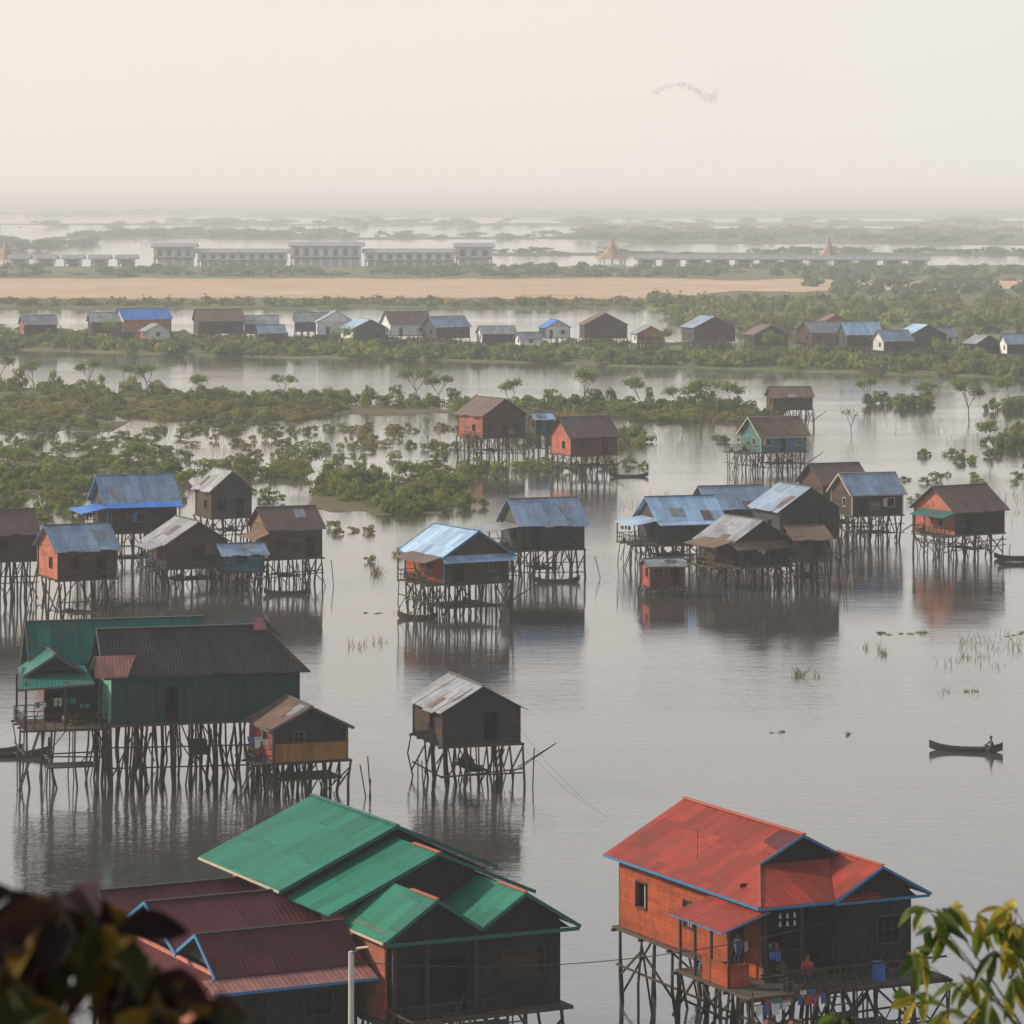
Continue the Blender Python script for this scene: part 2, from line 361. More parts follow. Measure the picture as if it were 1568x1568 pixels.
def stilt_house(x, y, yaw, L, Wd, fl, wh, rise, axis='a', roof='grey', front='brown', left='brown', trim=None, ov=.45, seed=1, name='stilt_house',
                porch=None, fops=None, skirt=None, low=False, clut=5, near=False, far=False):
    r = random.Random(seed * 13 + 5); h = House(name, x, y, yaw); zt = fl + wh
    if fops is None:
        fops = []
        kinds = r.choice(['dw', 'wd', 'w', 'wdw' if L > 5.5 else 'wd']); step = L / len(kinds)
        for i, k in enumerate(kinds):
            c = step * (i + .5) + r.uniform(-.2, .2)
            if k == 'd': fops.append((c - .45, c + .45, fl, fl + min(1.9, wh - .25)))
            else: fops.append((c - .4, c + .4, fl + .85, fl + min(1.75, wh - .3)))
    lops = [(Wd * .35 - .35, Wd * .35 + .35, fl + .85, fl + min(1.7, wh - .3))]
    trm = TR[trim] if trim else None
    h('front_wall', W[front]).wall((0, 0), (L, 0), fl, zt, .1, fops)
    h('side_wall', W[left]).wall((0, Wd - .1), (0, .1), fl, zt, .1, [(Wd - .2 - o[1], Wd - .2 - o[0], o[2], o[3]) for o in lops])
    h('back_wall', W[front]).wall((L, Wd), (0, Wd), fl, zt, .1)
    h('far_wall', W[left]).wall((L, .1), (L, Wd - .1), fl, zt, .1)
    for o in fops:
        if o[2] > fl + .1: window(h, (0, 0), (1, 0), *o, TR['dark'] if not trm else trm, r.choice(['bars', 'shutter', 'none']))
    for o in lops: window(h, (0, Wd - .1), (0, -1), Wd - .2 - o[1], Wd - .2 - o[0], o[2], o[3], TR['dark'] if not trm else trm, 'none')
    if not far:  # nailed-on patches
        last = []
        for k in range(r.choice((2, 3, 4))):
            a = r.uniform(.1, L - 1.3); wv = r.uniform(.5, 1.2); z = fl + r.uniform(0, wh - 1.1); hv = r.uniform(.4, 1.)
            if all(a + wv < o[0] or a > o[1] for o in fops) and all(a + wv < q[0] or a > q[1] for q in last):
                last.append((a, a + wv)); pm = r.choice(('grey', 'khaki', 'tan', 'dark', 'brown')); h('wall_patch_' + pm, W[pm]).wall((a, -.03), (a + wv, -.03), z, z + hv, .025)
    h('deck', DECK).slab([(-.15, -.25, fl - .01), (L + .15, -.25, fl - .01), (L + .15, Wd + .1, fl - .01), (-.15, Wd + .1, fl - .01)], .12)
    pt = None if far else r.sample(['grey', 'brown', 'blue' if roof in ('blue', 'lightblue') else 'thatch'], r.choice((1, 2)))
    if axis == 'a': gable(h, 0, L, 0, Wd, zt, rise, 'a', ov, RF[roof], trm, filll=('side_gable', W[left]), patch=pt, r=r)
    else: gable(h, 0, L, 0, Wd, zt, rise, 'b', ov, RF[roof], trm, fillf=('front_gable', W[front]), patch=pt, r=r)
    if skirt:
        rf, d, dz = skirt
        h('skirt_roof', RF[rf]).slab([(-.4, -d, zt - dz - .12), (L + .4, -d, zt - dz - .12), (L + .4, -.02, zt - .12), (-.4, -.02, zt - .12)], .05)
        for a in (0, L * .5, L): h('poles', POST).beam((a, -d + .1, fl - .2), (a, -d + .1, zt - dz - .15), .1)
        h('deck', DECK).slab([(-.1, -d, fl - .1), (L + .1, -d, fl - .1), (L + .1, -.26, fl - .1), (-.1, -.26, fl - .1)], .1)
        for a in (0, L * .33, L * .66, L): h('stilts', POST).beam((a + r.uniform(-.2, .2), -d + .1, -1), (a, -d + .15, fl - .2), .15, None, 6)
        clutter(h, .2, L - 1, -d + .2, -.4, fl - .08, 4, r)
    C = h('corner_posts', TR['dark'] if not trm else trm)
    for a, b in ((-.02, -.02), (L + .02, -.02), (-.02, Wd)): C.beam((a, b, fl), (a, b, zt - .02), .12)
    stilts(h, 0, L, 0, Wd, fl - .14, 1.5 if not near else 1.25, r, brace=.8, w=.19 if not near else .16)
    if not far and r.random() < .8:
        zz = r.uniform(.7, max(.9, fl * .5)); a0 = r.uniform(0, L * .4); a1 = r.uniform(L * .55, L)
        h('deck', DECK).slab([(a0, .2, zz), (a1, .2, zz), (a1, Wd * .7, zz), (a0, Wd * .7, zz)], .07)
        clutter(h, a0 + .2, a1 - .6, .3, Wd * .5, zz, clut, r, False)
    if not far:
        for k in range(r.choice((3, 4, 6))):   # mooring and fishing poles
            a = r.uniform(-2.5, L + 2); h('mooring_poles', POST).beam((a, r.uniform(-1.5, 0), -1), (a + r.uniform(-.6, .6), r.uniform(-1.5, 0), r.uniform(.8, 2.6)), .08, None, 5)
        if r.random() < .5:   # fishing rack leaning out
            P = h('fishing_rack', POST); P.beam((L + .2, .5, 1.), (L + 2.2, -.6, 2.6), .06); P.beam((L + .2, .9, 1.), (L + 2.2, -.6, 2.6), .06)
    if porch:
        rf = RF[porch[2]] if len(porch) > 2 and porch[2] else None
        deck(h, -porch[0], -.05, porch[1] * 0, porch[1], fl - .1, True, r, rf)
        clutter(h, -porch[0] + .2, -.6, .3, porch[1] - .4, fl - .05, clut, r)
        ladder(h, (-porch[0] - 1., .5, -.3), (-porch[0], .5, fl - .1))
    h.done(); return h.e

# ------------------------------------------------------------------ middle-distance stilt houses
H = stilt_house
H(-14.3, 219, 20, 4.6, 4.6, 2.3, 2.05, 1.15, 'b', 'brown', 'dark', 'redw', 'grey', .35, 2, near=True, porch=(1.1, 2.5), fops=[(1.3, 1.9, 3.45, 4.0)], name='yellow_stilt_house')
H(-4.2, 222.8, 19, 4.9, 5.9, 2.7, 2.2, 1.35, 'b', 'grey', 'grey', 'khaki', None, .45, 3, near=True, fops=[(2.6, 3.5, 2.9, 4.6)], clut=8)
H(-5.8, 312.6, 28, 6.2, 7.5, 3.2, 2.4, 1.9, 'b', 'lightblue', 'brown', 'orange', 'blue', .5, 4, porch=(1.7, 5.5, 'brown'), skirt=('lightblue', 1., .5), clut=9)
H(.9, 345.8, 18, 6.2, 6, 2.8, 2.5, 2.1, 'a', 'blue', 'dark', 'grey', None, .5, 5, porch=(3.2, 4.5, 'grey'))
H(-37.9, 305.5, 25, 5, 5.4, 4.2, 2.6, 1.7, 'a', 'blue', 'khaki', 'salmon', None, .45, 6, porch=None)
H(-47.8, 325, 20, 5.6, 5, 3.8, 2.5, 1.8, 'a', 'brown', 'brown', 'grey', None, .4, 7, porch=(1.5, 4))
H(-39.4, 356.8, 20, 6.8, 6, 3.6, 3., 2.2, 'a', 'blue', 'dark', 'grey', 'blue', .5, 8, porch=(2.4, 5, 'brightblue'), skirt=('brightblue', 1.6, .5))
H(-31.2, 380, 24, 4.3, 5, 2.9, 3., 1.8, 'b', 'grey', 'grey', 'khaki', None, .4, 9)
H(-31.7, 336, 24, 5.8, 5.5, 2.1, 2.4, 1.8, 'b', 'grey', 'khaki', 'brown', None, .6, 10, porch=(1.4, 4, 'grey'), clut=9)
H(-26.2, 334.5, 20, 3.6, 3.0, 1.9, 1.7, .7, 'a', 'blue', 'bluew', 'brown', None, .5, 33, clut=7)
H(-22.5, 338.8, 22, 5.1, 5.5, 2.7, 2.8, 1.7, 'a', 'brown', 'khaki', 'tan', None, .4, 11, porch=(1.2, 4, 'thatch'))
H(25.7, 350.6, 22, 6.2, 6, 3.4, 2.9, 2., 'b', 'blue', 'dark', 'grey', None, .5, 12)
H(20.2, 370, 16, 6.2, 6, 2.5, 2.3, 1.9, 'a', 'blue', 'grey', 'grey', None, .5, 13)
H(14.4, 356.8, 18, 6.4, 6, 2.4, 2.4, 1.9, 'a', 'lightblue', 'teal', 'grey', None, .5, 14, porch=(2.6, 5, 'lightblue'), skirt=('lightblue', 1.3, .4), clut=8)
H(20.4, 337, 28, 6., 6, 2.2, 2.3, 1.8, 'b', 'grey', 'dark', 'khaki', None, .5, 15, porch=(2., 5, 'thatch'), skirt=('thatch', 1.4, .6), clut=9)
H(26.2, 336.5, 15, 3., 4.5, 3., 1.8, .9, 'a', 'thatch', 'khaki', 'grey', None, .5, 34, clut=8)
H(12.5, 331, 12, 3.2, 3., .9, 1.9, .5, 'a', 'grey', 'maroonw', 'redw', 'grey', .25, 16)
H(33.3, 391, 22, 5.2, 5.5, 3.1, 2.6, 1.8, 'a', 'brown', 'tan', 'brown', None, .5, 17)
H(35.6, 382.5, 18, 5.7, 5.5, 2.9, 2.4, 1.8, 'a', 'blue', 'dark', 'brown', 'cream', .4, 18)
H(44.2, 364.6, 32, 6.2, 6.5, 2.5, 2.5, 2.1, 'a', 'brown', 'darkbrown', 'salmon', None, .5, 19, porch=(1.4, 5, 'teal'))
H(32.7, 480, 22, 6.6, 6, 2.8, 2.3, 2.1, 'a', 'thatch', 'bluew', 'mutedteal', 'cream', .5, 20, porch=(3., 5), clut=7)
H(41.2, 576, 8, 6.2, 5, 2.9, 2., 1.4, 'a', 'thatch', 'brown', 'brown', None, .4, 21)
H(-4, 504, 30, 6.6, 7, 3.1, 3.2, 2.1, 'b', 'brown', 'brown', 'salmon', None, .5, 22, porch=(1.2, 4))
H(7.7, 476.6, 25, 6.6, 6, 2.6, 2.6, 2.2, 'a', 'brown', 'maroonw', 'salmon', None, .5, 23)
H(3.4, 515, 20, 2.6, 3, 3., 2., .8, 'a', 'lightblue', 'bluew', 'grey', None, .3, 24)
far = [(-104,905,10,'grey','grey',3.,2.8,2.),(-96,905,12,'brightblue','salmon',3.2,3.2,2.4),(-77,900,11,'thatch','brown',3.,3.2,2.6),(-66,905,8,'grey','grey',2.8,2.5,1.8),
 (-54,915,8,'grey','bluew',3.,2.6,2.),(-47,885,9,'blue','white',3.2,3.2,2.6),(-38,875,9,'lightblue','grey',2.6,2.6,2.),(-29,875,10,'thatch','white',3.4,3.,2.6),(-18,870,9,'blue','brown',3.,2.8,2.2),
 (-7,868,8,'grey','brown',2.,2.2,1.6),(8,865,6,'brightblue','white',3.2,2.6,1.6),(17,855,10,'thatch','brown',3.6,3.2,2.6),(29,847,6.5,'grey','salmon',2.6,2.4,1.6),
 (42,842,10,'blue','maroonw',3.4,3.2,2.4),(55,830,8,'brown','brown',2.8,2.6,2.),(68,828,9,'grey','tan',3.2,2.8,2.2),(75,818,8,'lightblue','maroonw',3.,3.,2.4),
 (82,806,7,'blue','grey',2.6,2.4,2.),(88,810,9,'lightblue','grey',3.,3.,2.2),(101,795,6,'grey','brown',2.4,2.4,1.6),(107,790,6.5,'blue','brown',2.6,2.4,1.8),
 (-120,900,8,'grey','brown',2.8,2.6,2.),(120,780,8,'blue','tan',2.8,2.6,2.),(72,862,9,'brown','salmon',3.4,3.,2.4),(-88,880,6,'grey','white',2.2,2.2,1.6),(-60,870,6,'blue','brown',2.2,2.2,1.6),(2,845,5,'grey','white',2.,2.,1.2),(95,830,7,'grey','white',2.6,2.4,1.6)]
for i, (x, y, L, rf, wl, fl, wh, rs) in enumerate(far):
    H(x, y, R.uniform(5, 30), L, L * .75, fl, wh, rs, R.choice('aab'), rf, wl, R.choice(['white', 'grey', 'salmon', 'brown']), None, .5, 40 + i, clut=2, far=True)

# ------------------------------------------------------------------ teal house (left)
h = House('teal_stilt_house', -24.4, 222.8, 15); fl = 4.0; zt = 7.25
h('front_wall', W['teal']).wall((0, 0), (11.7, 0), fl, zt, .1, [(3.3, 4.1, fl, fl + 2.2)])
h('side_wall', W['lightgreen']).wall((0, 5.4), (0, .1), fl, zt, .1)
h('back_wall', W['teal']).wall((11.7, 5.5), (0, 5.5), fl, zt); h('far_wall', W['teal']).wall((11.7, .1), (11.7, 5.4), fl, zt)
h('deck', DECK).slab([(-.2, -.3, fl - .01), (11.9, -.3, fl - .01), (11.9, 8.5, fl - .01), (-.2, 8.5, fl - .01)], .14)
gable(h, 0, 9.4, 0, 5.5, zt, 2.2, 'a', .5, RF['darkgrey'], None, filll=('side_gable', W['lightgreen']), patch=[], r=random.Random(2))
e = 7.25 - .4
h('roof', RF['darkgrey']).slab([(9.9, -.5, e + .03), (12.3, -.5, e + .03), (9.9, 2.75, 9.47)], .05)
h('roof', RF['darkgrey']).slab([(12.3, -.5, e + .03), (12.3, 6., e + .03), (9.9, 2.75, 9.47)], .05)
h('roof', RF['darkgrey']).slab([(9.9, 2.75, 9.47), (12.3, 6., e + .03), (9.9, 6., e + .03)], .05)
h('dormer', RF['pinkr']).slab([(9.2, 2.3, 9.25), (10.1, 2.3, 9.25), (9.9, 2.75, 9.95), (9.4, 2.75, 9.95)], .05); h('dormer_cheek', RF['darkgrey']).slab([(9.9, 2.75, 9.95), (10.1, 2.3, 9.25), (11.2, 2.6, 8.6), (11.2, 3., 8.6)], .05)
h('roof_trim', TR['grey']).beam((-.52, -.5, e - .02), (-.52, 2.75, 9.45), .05, .18)
GP = h('front_gablet', RF['pinkr'])
GP.slab([(-1.1, -.6, 6.95), (.9, -.6, 6.95), (1.6, .7, 8.1), (-.9, .7, 8.1)], .05); GP.slab([(-.9, .7, 8.1), (1.6, .7, 8.1), (.9, 2., 7.9), (-1., 2.0, 7.1)], .05)
h('gablet_trim', TR['dark']).beam((-1.12, -.62, 6.92), (-.92, .7, 8.08), .06, .14); h('gablet_trim', TR['dark']).beam((-.92, .7, 8.08), (-1.02, 2., 7.08), .06, .14)
gable(h, -3.6, 6.5, 6.2, 9.8, 7.1, 2.35, 'a', .6, RF['teal'], TR['green'], name='rear_roof')
h('rear_wall', W['teal']).wall((-1, 5.9), (6.5, 5.9), fl, 7.); h('rear_wall', W['lightgreen']).wall((-1., 9.5), (-1., 6.0), fl, 7.)
h('porch_roof', RF['teal']).slab([(-5.6, .8, 6.2), (-.9, .8, 6.4), (-.9, 5.2, 7.), (-4.8, 5.2, 7.)], .05)
h('roof_trim', TR['grey']).beam((-5.6, .76, 6.16), (-.9, .76, 6.36), .05, .12)
gable(h, -4.6, -1.4, 3.4, 6.4, 6.9, 1., 'b', .3, RF['teal'], TR['green'], name='porch_gable')
r = random.Random(5)
deck(h, -5.1, -.1, 1.5, 6.5, fl - .4, True, r)
h('porch_wall', W['dark']).wall((-3.4, 5.2), (-.1, 5.2), fl - .4, 6.8, .08)
for a, b in ((-5, 1.6), (-2.6, 1.6), (-.4, 1.6), (-5, 6)): h('stilts', POST).beam((a, b, fl - .4), (a, b, 6.5), .12)
clutter(h, -4.8, -1, 2, 5, fl - .35, 12, r)
stilts(h, 0, 11.7, 0, 8.3, fl - .16, 1.35, r, w=.18, brace=.7)
for i in range(14): a = r.uniform(-5, 11); h('stilts', POST).beam((a + r.uniform(-1.5, 1.5), r.uniform(-.5, 4), -1), (a, r.uniform(0, 4), r.uniform(2, 3.8)), .08)
ladder(h, (-5.6, 1, -.3), (-4.2, 1.4, 3.6)); h('side_walkway', DECK).slab([(-4, -.5, 1.6), (-1, -.5, 1.6), (-1, 1.4, 1.6), (-4, 1.4, 1.6)], .08)
h('hanging_cage', POST).beam((4.9, .3, 2.4), (5.9, .3, 2.4), .8, .9)
h.done()
h2 = House('ochre_panel_fence', -14.27, 218.95, 20)
h2('panel', W['yellow']).wall((.08, -.12), (4.55, -.12), 2.25, 3.35, .04); h2('rail', TR['dark']).beam((0, -.14, 3.4), (4.65, -.14, 3.4), .07); h2.done()

# ------------------------------------------------------------------ red-roofed house (right foreground)
h = House('red_roof_stilt_house', 10.27, 151.7, 26); r = random.Random(11)
RED = h('roof', RF['red']); T = h('roof_trim', TR['blue']); RG = h('ridge_caps', TR['orange'])
RED.slab([(0, 0, 6.6), (1.94, 3.4, 7.64), (4.1, 3.4, 8.8), (4.1, 14, 8.8), (0, 14, 6.6)])
RED.slab([(4.1, 3.4, 8.8), (6.2, 3.4, 7.67), (8.2, 3.4, 6.6), (8.2, 14, 6.6), (4.1, 14, 8.8)])
RED.slab([(0, 0, 6.6), (5.9, 0, 6.6), (6.1, 3.5, 7.66), (1.96, 3.5, 7.66)])
RED.slab([(3.6, -.12, 6.66), (5.9, -.12, 7.9), (5.9, 3.6, 7.9), (5.5, 3.6, 7.68)])
RED.slab([(5.9, -.12, 7.9), (8.25, -.12, 6.62), (8.25, 3.4, 6.62), (5.9, 3.6, 7.9)])
RG.beam((4.1, 3.3, 8.84), (4.1, 14.05, 8.84), .2, .06); RG.beam((5.9, -.15, 7.94), (5.9, 3.6, 7.94), .16, .05)
RG.beam((0, 0, 6.63), (1.95, 3.45, 7.69), .12, .04)
for p, q in (((-.03, 0, 6.53), (-.03, 14, 6.53)), ((0, -.04, 6.52), (3.6, -.04, 6.52)), ((3.6, -.16, 6.55), (5.9, -.16, 7.84)), ((5.9, -.16, 7.84), (8.3, -.16, 6.53)),
             ((3.6, -.1, 6.45), (8.25, -.1, 6.45)), ((1.95, 3.36, 7.68), (4.1, 3.36, 8.76)), ((4.1, 3.36, 8.76), (6.3, 3.36, 7.6)), ((8.28, 0, 6.53), (8.28, 14, 6.53))):
    T.beam(p, q, .05, .11)
h('old_sheets', RF['maroon']).slab([(2.9, 3.45, 8.176), (4.0, 3.45, 8.766), (4.0, 5.2, 8.766), (3.15, 5.2, 8.31)], .015)
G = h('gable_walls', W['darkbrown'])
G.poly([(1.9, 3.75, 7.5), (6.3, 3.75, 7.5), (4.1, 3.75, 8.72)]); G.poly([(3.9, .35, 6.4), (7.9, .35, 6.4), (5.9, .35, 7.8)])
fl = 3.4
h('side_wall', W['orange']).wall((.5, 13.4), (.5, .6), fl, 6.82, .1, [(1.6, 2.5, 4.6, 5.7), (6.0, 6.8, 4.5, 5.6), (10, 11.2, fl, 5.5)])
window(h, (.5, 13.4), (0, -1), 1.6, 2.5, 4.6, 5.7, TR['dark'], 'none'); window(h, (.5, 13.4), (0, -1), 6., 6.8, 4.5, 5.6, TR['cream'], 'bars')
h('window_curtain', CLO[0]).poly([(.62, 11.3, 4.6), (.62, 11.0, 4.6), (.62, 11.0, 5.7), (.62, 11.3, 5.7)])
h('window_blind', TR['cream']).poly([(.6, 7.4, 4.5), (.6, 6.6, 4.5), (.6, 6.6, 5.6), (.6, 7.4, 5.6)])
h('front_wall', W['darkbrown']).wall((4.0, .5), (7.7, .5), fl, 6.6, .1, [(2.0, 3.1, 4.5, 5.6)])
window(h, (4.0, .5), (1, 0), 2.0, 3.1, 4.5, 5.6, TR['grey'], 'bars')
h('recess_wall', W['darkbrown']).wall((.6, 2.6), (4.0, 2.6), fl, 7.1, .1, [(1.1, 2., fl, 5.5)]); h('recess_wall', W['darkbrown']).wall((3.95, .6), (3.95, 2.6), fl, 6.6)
h('far_wall', W['brown']).wall((7.7, .6), (7.7, 13.4), fl, 6.8, .1); h('back_wall', W['brown']).wall((7.7, 13.5), (.5, 13.5), fl, 6.8)
for i in range(4):
    a = 1.3 + i * .35
    for z in (5.95, 5.62): h('hanging_pots', CLO[0]).beam((a, .55, z), (a, .55, z + .2), .13, .13, 8, .5)
    h('hanging_cord', POST).beam((a, .55, 5.6), (a, .55, 6.5), .02)
h('posts', TR['dark']).beam((.55, .55, fl), (.55, .55, 6.6), .16); h('posts', TR['dark']).beam((2.3, .5, fl), (2.3, .5, 6.55), .13)
h('deck', DECK).slab([(-1.6, -2., fl - .01), (8., -2., fl - .01), (8., 13.8, fl - .01), (-1.6 + 1.9, 13.8, fl - .01), (.3, 4.4, fl - .01), (-1.6, 4.4, fl - .01)], .14)
h('porch_roof', RF['red']).slab([(-1.8, -.1, 5.76), (.48, -.1, 6.5), (.48, 4.4, 6.5), (-1.8, 4.4, 5.76)], .05)
T.beam((-1.83, -.1, 5.7), (-1.83, 4.4, 5.7), .05, .06); T.beam((-1.8, -.14, 5.72), (.4, -.14, 6.4), .05, .05)
h('porch_half_wall', W['orange']).wall((-1.5, 2.2), (-1.5, .1), fl, 4.35, .08); h('porch_half_wall', W['orange']).wall((-1.5, 0.), (-.5, 0.), fl, 4.35, .08)
for b in (.05, 1.5, 2.9, 4.2): h('posts', TR['dark']).beam((-1.45, b, fl), (-1.45, b, 5.75), .1)
RL = h('railing', POST)
for a in np.arange(.2, 4.2, .28): RL.beam((a, -1.95, fl), (a, -1.95, fl + .9), .045)
RL.beam((0, -1.95, fl + .9), (7.9, -1.95, fl + .85), .08); RL.beam((-1.45, 2.2, 4.3), (-1.45, 4.2, 4.3), .07)
clutter(h, .2, 3.4, -1.6, 1.8, fl, 14, r); clutter(h, -1.4, 0, .3, 3.8, fl + .1, 6, r, False); clutter(h, 3.6, 6.6, -1.7, .2, fl, 14, r, False)
stilts(h, .4, 7.8, .4, 13.4, fl - .16, 1.9, r, w=.18, brace=.9, low=-1.5); stilts(h, -1.5, 7.8, -1.9, -1.8, fl - .16, 1.8, r, w=.14, low=-1.5); stilts(h, -1.5, -1.4, 0, 4.2, fl - .16, 1.8, r, w=.14, low=-1.5)
h('lower_deck', DECK).slab([(-2.5, -4.5, 2.1), (4.5, -4.5, 2.1), (4.5, -2.1, 2.1), (-2.5, -2.1, 2.1)], .1); stilts(h, -2.4, 4.4, -4.4, -2.2, 2., 1.7, r, w=.12)
clutter(h, -2.2, 4, -4.2, -2.3, 2.12, 32, r); ladder(h, (2.4, -3.4, 2.1), (2.4, -2.0, 3.4), .9)
h('water_drum', CLO[2]).beam((4.9, -1.4, fl), (4.9, -1.4, fl + .8), .55, .55, 10, .96)
h('roof_pole', TR['grey']).beam((1.2, 7.5, 7.2), (1.2, 7.5, 8.6), .03)
h.done()

# ------------------------------------------------------------------ green-roofed house
h = House('green_roof_stilt_house', -5.05, 145.9, 27); r = random.Random(12)
GR = h('roof', RF['green']); T = h('roof_trim', TR['green']); RG = h('ridge_caps', TR['orange'])
def two_slope(P, a0, am, a1, b0, b1, z0, zm, z1):
    P.slab([(a0, b0, z0), (am, b0, zm), (am, b1, zm), (a0, b1, z0)], .06); P.slab([(am, b0, zm), (a1, b0, z1), (a1, b1, z1), (am, b1, zm)], .06)
two_slope(GR, -1., 4.4, 9.2, 8.3, 17.2, 7.1, 9.4, 7.3)
two_slope(GR, -.6, 4.4, 8.9, 4.2, 9., 6.75, 8.9, 6.95)
two_slope(GR, -.05, 2.3, 4.35, 0, 4.6, 6.35, 7.85, 6.5); two_slope(GR, 4.25, 6.3, 8.75, 0, 4.6, 6.5, 7.8, 6.25)
for p, q in (((-1, 8.25, 7.05), (4.4, 8.25, 9.36)), ((4.4, 8.25, 9.36), (9.2, 8.25, 7.25)), ((-.6, 4.15, 6.7), (4.4, 4.15, 8.86)), ((4.4, 4.15, 8.86), (8.9, 4.15, 6.9)),
             ((0, -.05, 6.3), (2.3, -.05, 7.8)), ((2.3, -.05, 7.8), (4.3, -.05, 6.48)), ((4.3, -.05, 6.48), (6.3, -.05, 7.75)), ((6.3, -.05, 7.75), (8.8, -.05, 6.2)), ((0, -.02, 6.2), (8.75, -.02, 6.12))):
    T.beam(p, q, .06, .15)
h('eave_trim', TR['cream']).beam((-1.03, 8.3, 7.03), (-1.03, 17.2, 7.03), .05, .1); h('eave_trim', TR['cream']).beam((-.1, 0, 6.28), (-.1, 4.2, 6.28), .05, .1)
RG.beam((4.4, 4.1, 8.94), (4.4, 6.6, 8.94), .16, .05); RG.beam((2.3, -.05, 7.89), (2.3, 2.4, 7.89), .16, .05); RG.beam((6.3, -.05, 7.84), (6.3, 2.4, 7.84), .16, .05)
T.beam((4.4, 8.2, 9.44), (4.4, 17.25, 9.44), .2, .05)
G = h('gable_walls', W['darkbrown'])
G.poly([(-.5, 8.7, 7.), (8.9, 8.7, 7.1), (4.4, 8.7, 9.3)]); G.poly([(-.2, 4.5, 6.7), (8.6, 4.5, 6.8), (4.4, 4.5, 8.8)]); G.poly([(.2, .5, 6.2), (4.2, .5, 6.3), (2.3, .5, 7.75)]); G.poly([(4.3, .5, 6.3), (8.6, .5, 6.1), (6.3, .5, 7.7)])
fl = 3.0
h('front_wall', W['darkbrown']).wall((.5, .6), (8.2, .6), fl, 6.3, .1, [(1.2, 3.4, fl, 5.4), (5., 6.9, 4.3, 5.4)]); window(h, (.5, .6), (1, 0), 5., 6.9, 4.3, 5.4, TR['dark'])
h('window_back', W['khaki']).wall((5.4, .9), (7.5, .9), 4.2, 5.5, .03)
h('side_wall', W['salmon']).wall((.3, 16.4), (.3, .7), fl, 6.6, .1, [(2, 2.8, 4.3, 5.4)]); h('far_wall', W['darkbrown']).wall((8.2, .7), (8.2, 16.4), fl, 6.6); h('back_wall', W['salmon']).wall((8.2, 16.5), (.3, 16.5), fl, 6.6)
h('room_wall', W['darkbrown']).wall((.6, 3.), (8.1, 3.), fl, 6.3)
h('deck', DECK).slab([(0, 0, fl - .01), (8.5, 0, fl - .01), (8.5, 16.8, fl - .01), (0, 16.8, fl - .01)], .14)
for a in (.55, 2.0, 4.2): h('posts', TR['dark']).beam((a, .35, fl), (a, .35, 6.3), .15)
stilts(h, .3, 8.2, .3, 16.5, fl - .16, 1.8, r, w=.17, low=-1.5)
deck(h, 0, 5, -2.6, -.05, fl - .2, True, r); clutter(h, .5, 4.5, -2.2, -.5, fl - .1, 8, r, False)
h.done()

# ------------------------------------------------------------------ maroon-roofed house
h = House('maroon_roof_stilt_house', -11.7, 144.3, 27); r = random.Random(13); fl = 2.4
MR = h('roof', RF['maroon']); T = h('roof_trim', TR['blue'])
def saw(b0, bm, b1, z0, zm, z1, a0, a1):
    MR.slab([(a0, b0, z0), (a1, b0, z0), (a1, bm, zm), (a0, bm, zm)], .05); MR.slab([(a0, bm, zm), (a1, bm, zm), (a1, b1, z1), (a0, b1, z1)], .05)
    T.beam((a0 - .03, b0, z0 - .05), (a0 - .03, bm, zm - .03), .05, .15); T.beam((a0 - .03, bm, zm - .03), (a0 - .03, b1, z1 - .05), .05, .15)
    h('ridge_caps', TR['dark']).beam((a0, bm, zm + .03), (a1, bm, zm + .03), .2, .06)
    h('side_gables', W['brown']).poly([(a0 + .5, b0 + .2, z0 - .05), (a0 + .5, bm, zm - .12), (a0 + .5, b1 - .2, z1 - .05)])
saw(0, 2.1, 4.3, 5.25, 6.6, 5.5, 0, 6.5); saw(3.9, 7.4, 10.6, 5.5, 7.0, 5.5, -.1, 6.8); saw(10.3, 12.6, 15, 5.4, 6.6, 5.2, -.2, 6.6)
h('skirt_roof', RF['pinkr']).slab([(-.5, -1.0, 4.85), (6.6, -1., 4.85), (6.6, .1, 5.2), (-.5, .1, 5.2)], .05); T.beam((-.5, -1.04, 4.8), (6.6, -1.04, 4.8), .05, .12)
h('skirt_roof_side', RF['maroon']).slab([(-.9, -.8, 4.9), (.1, .1, 5.22), (.1, 15, 5.22), (-.9, 15, 4.9)], .05); T.beam((-.94, -.8, 4.84), (-.94, 15, 4.84), .05, .12)
h('side_wall', W['pink']).wall((.4, 14.6), (.4, .5), fl, 5.2, .1, [(7, 7.8, 3.4, 4.4), (11, 11.8, 3.4, 4.4)])
for q in (7, 11): window(h, (.4, 14.6), (0, -1), q, q + .8, 3.4, 4.4, TR['dark'], 'bars')
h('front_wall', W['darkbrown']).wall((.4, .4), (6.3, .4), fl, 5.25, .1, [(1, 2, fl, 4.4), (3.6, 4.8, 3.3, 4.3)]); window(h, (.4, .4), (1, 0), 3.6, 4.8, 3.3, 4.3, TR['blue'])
h('far_wall', W['brown']).wall((6.3, .5), (6.3, 14.6), fl, 5.4); h('back_wall', W['brown']).wall((6.3, 14.7), (.4, 14.7), fl, 5.2)
h('deck', DECK).slab([(-.2, -1., fl - .01), (6.8, -1., fl - .01), (6.8, 15, fl - .01), (-.2, 15, fl - .01)], .14); stilts(h, .2, 6.4, -.8, 14.6, fl - .16, 1.7, r, low=-1.5, w=.17)
h.done()
h = House('street_lamp', -6.2, 141, 0); P = h('pole', plain_mat('white_concrete', (.5, .48, .44), .8)); P.beam((0, 0, -2), (0, 0, 7.0), .26, .26, 8, .8)
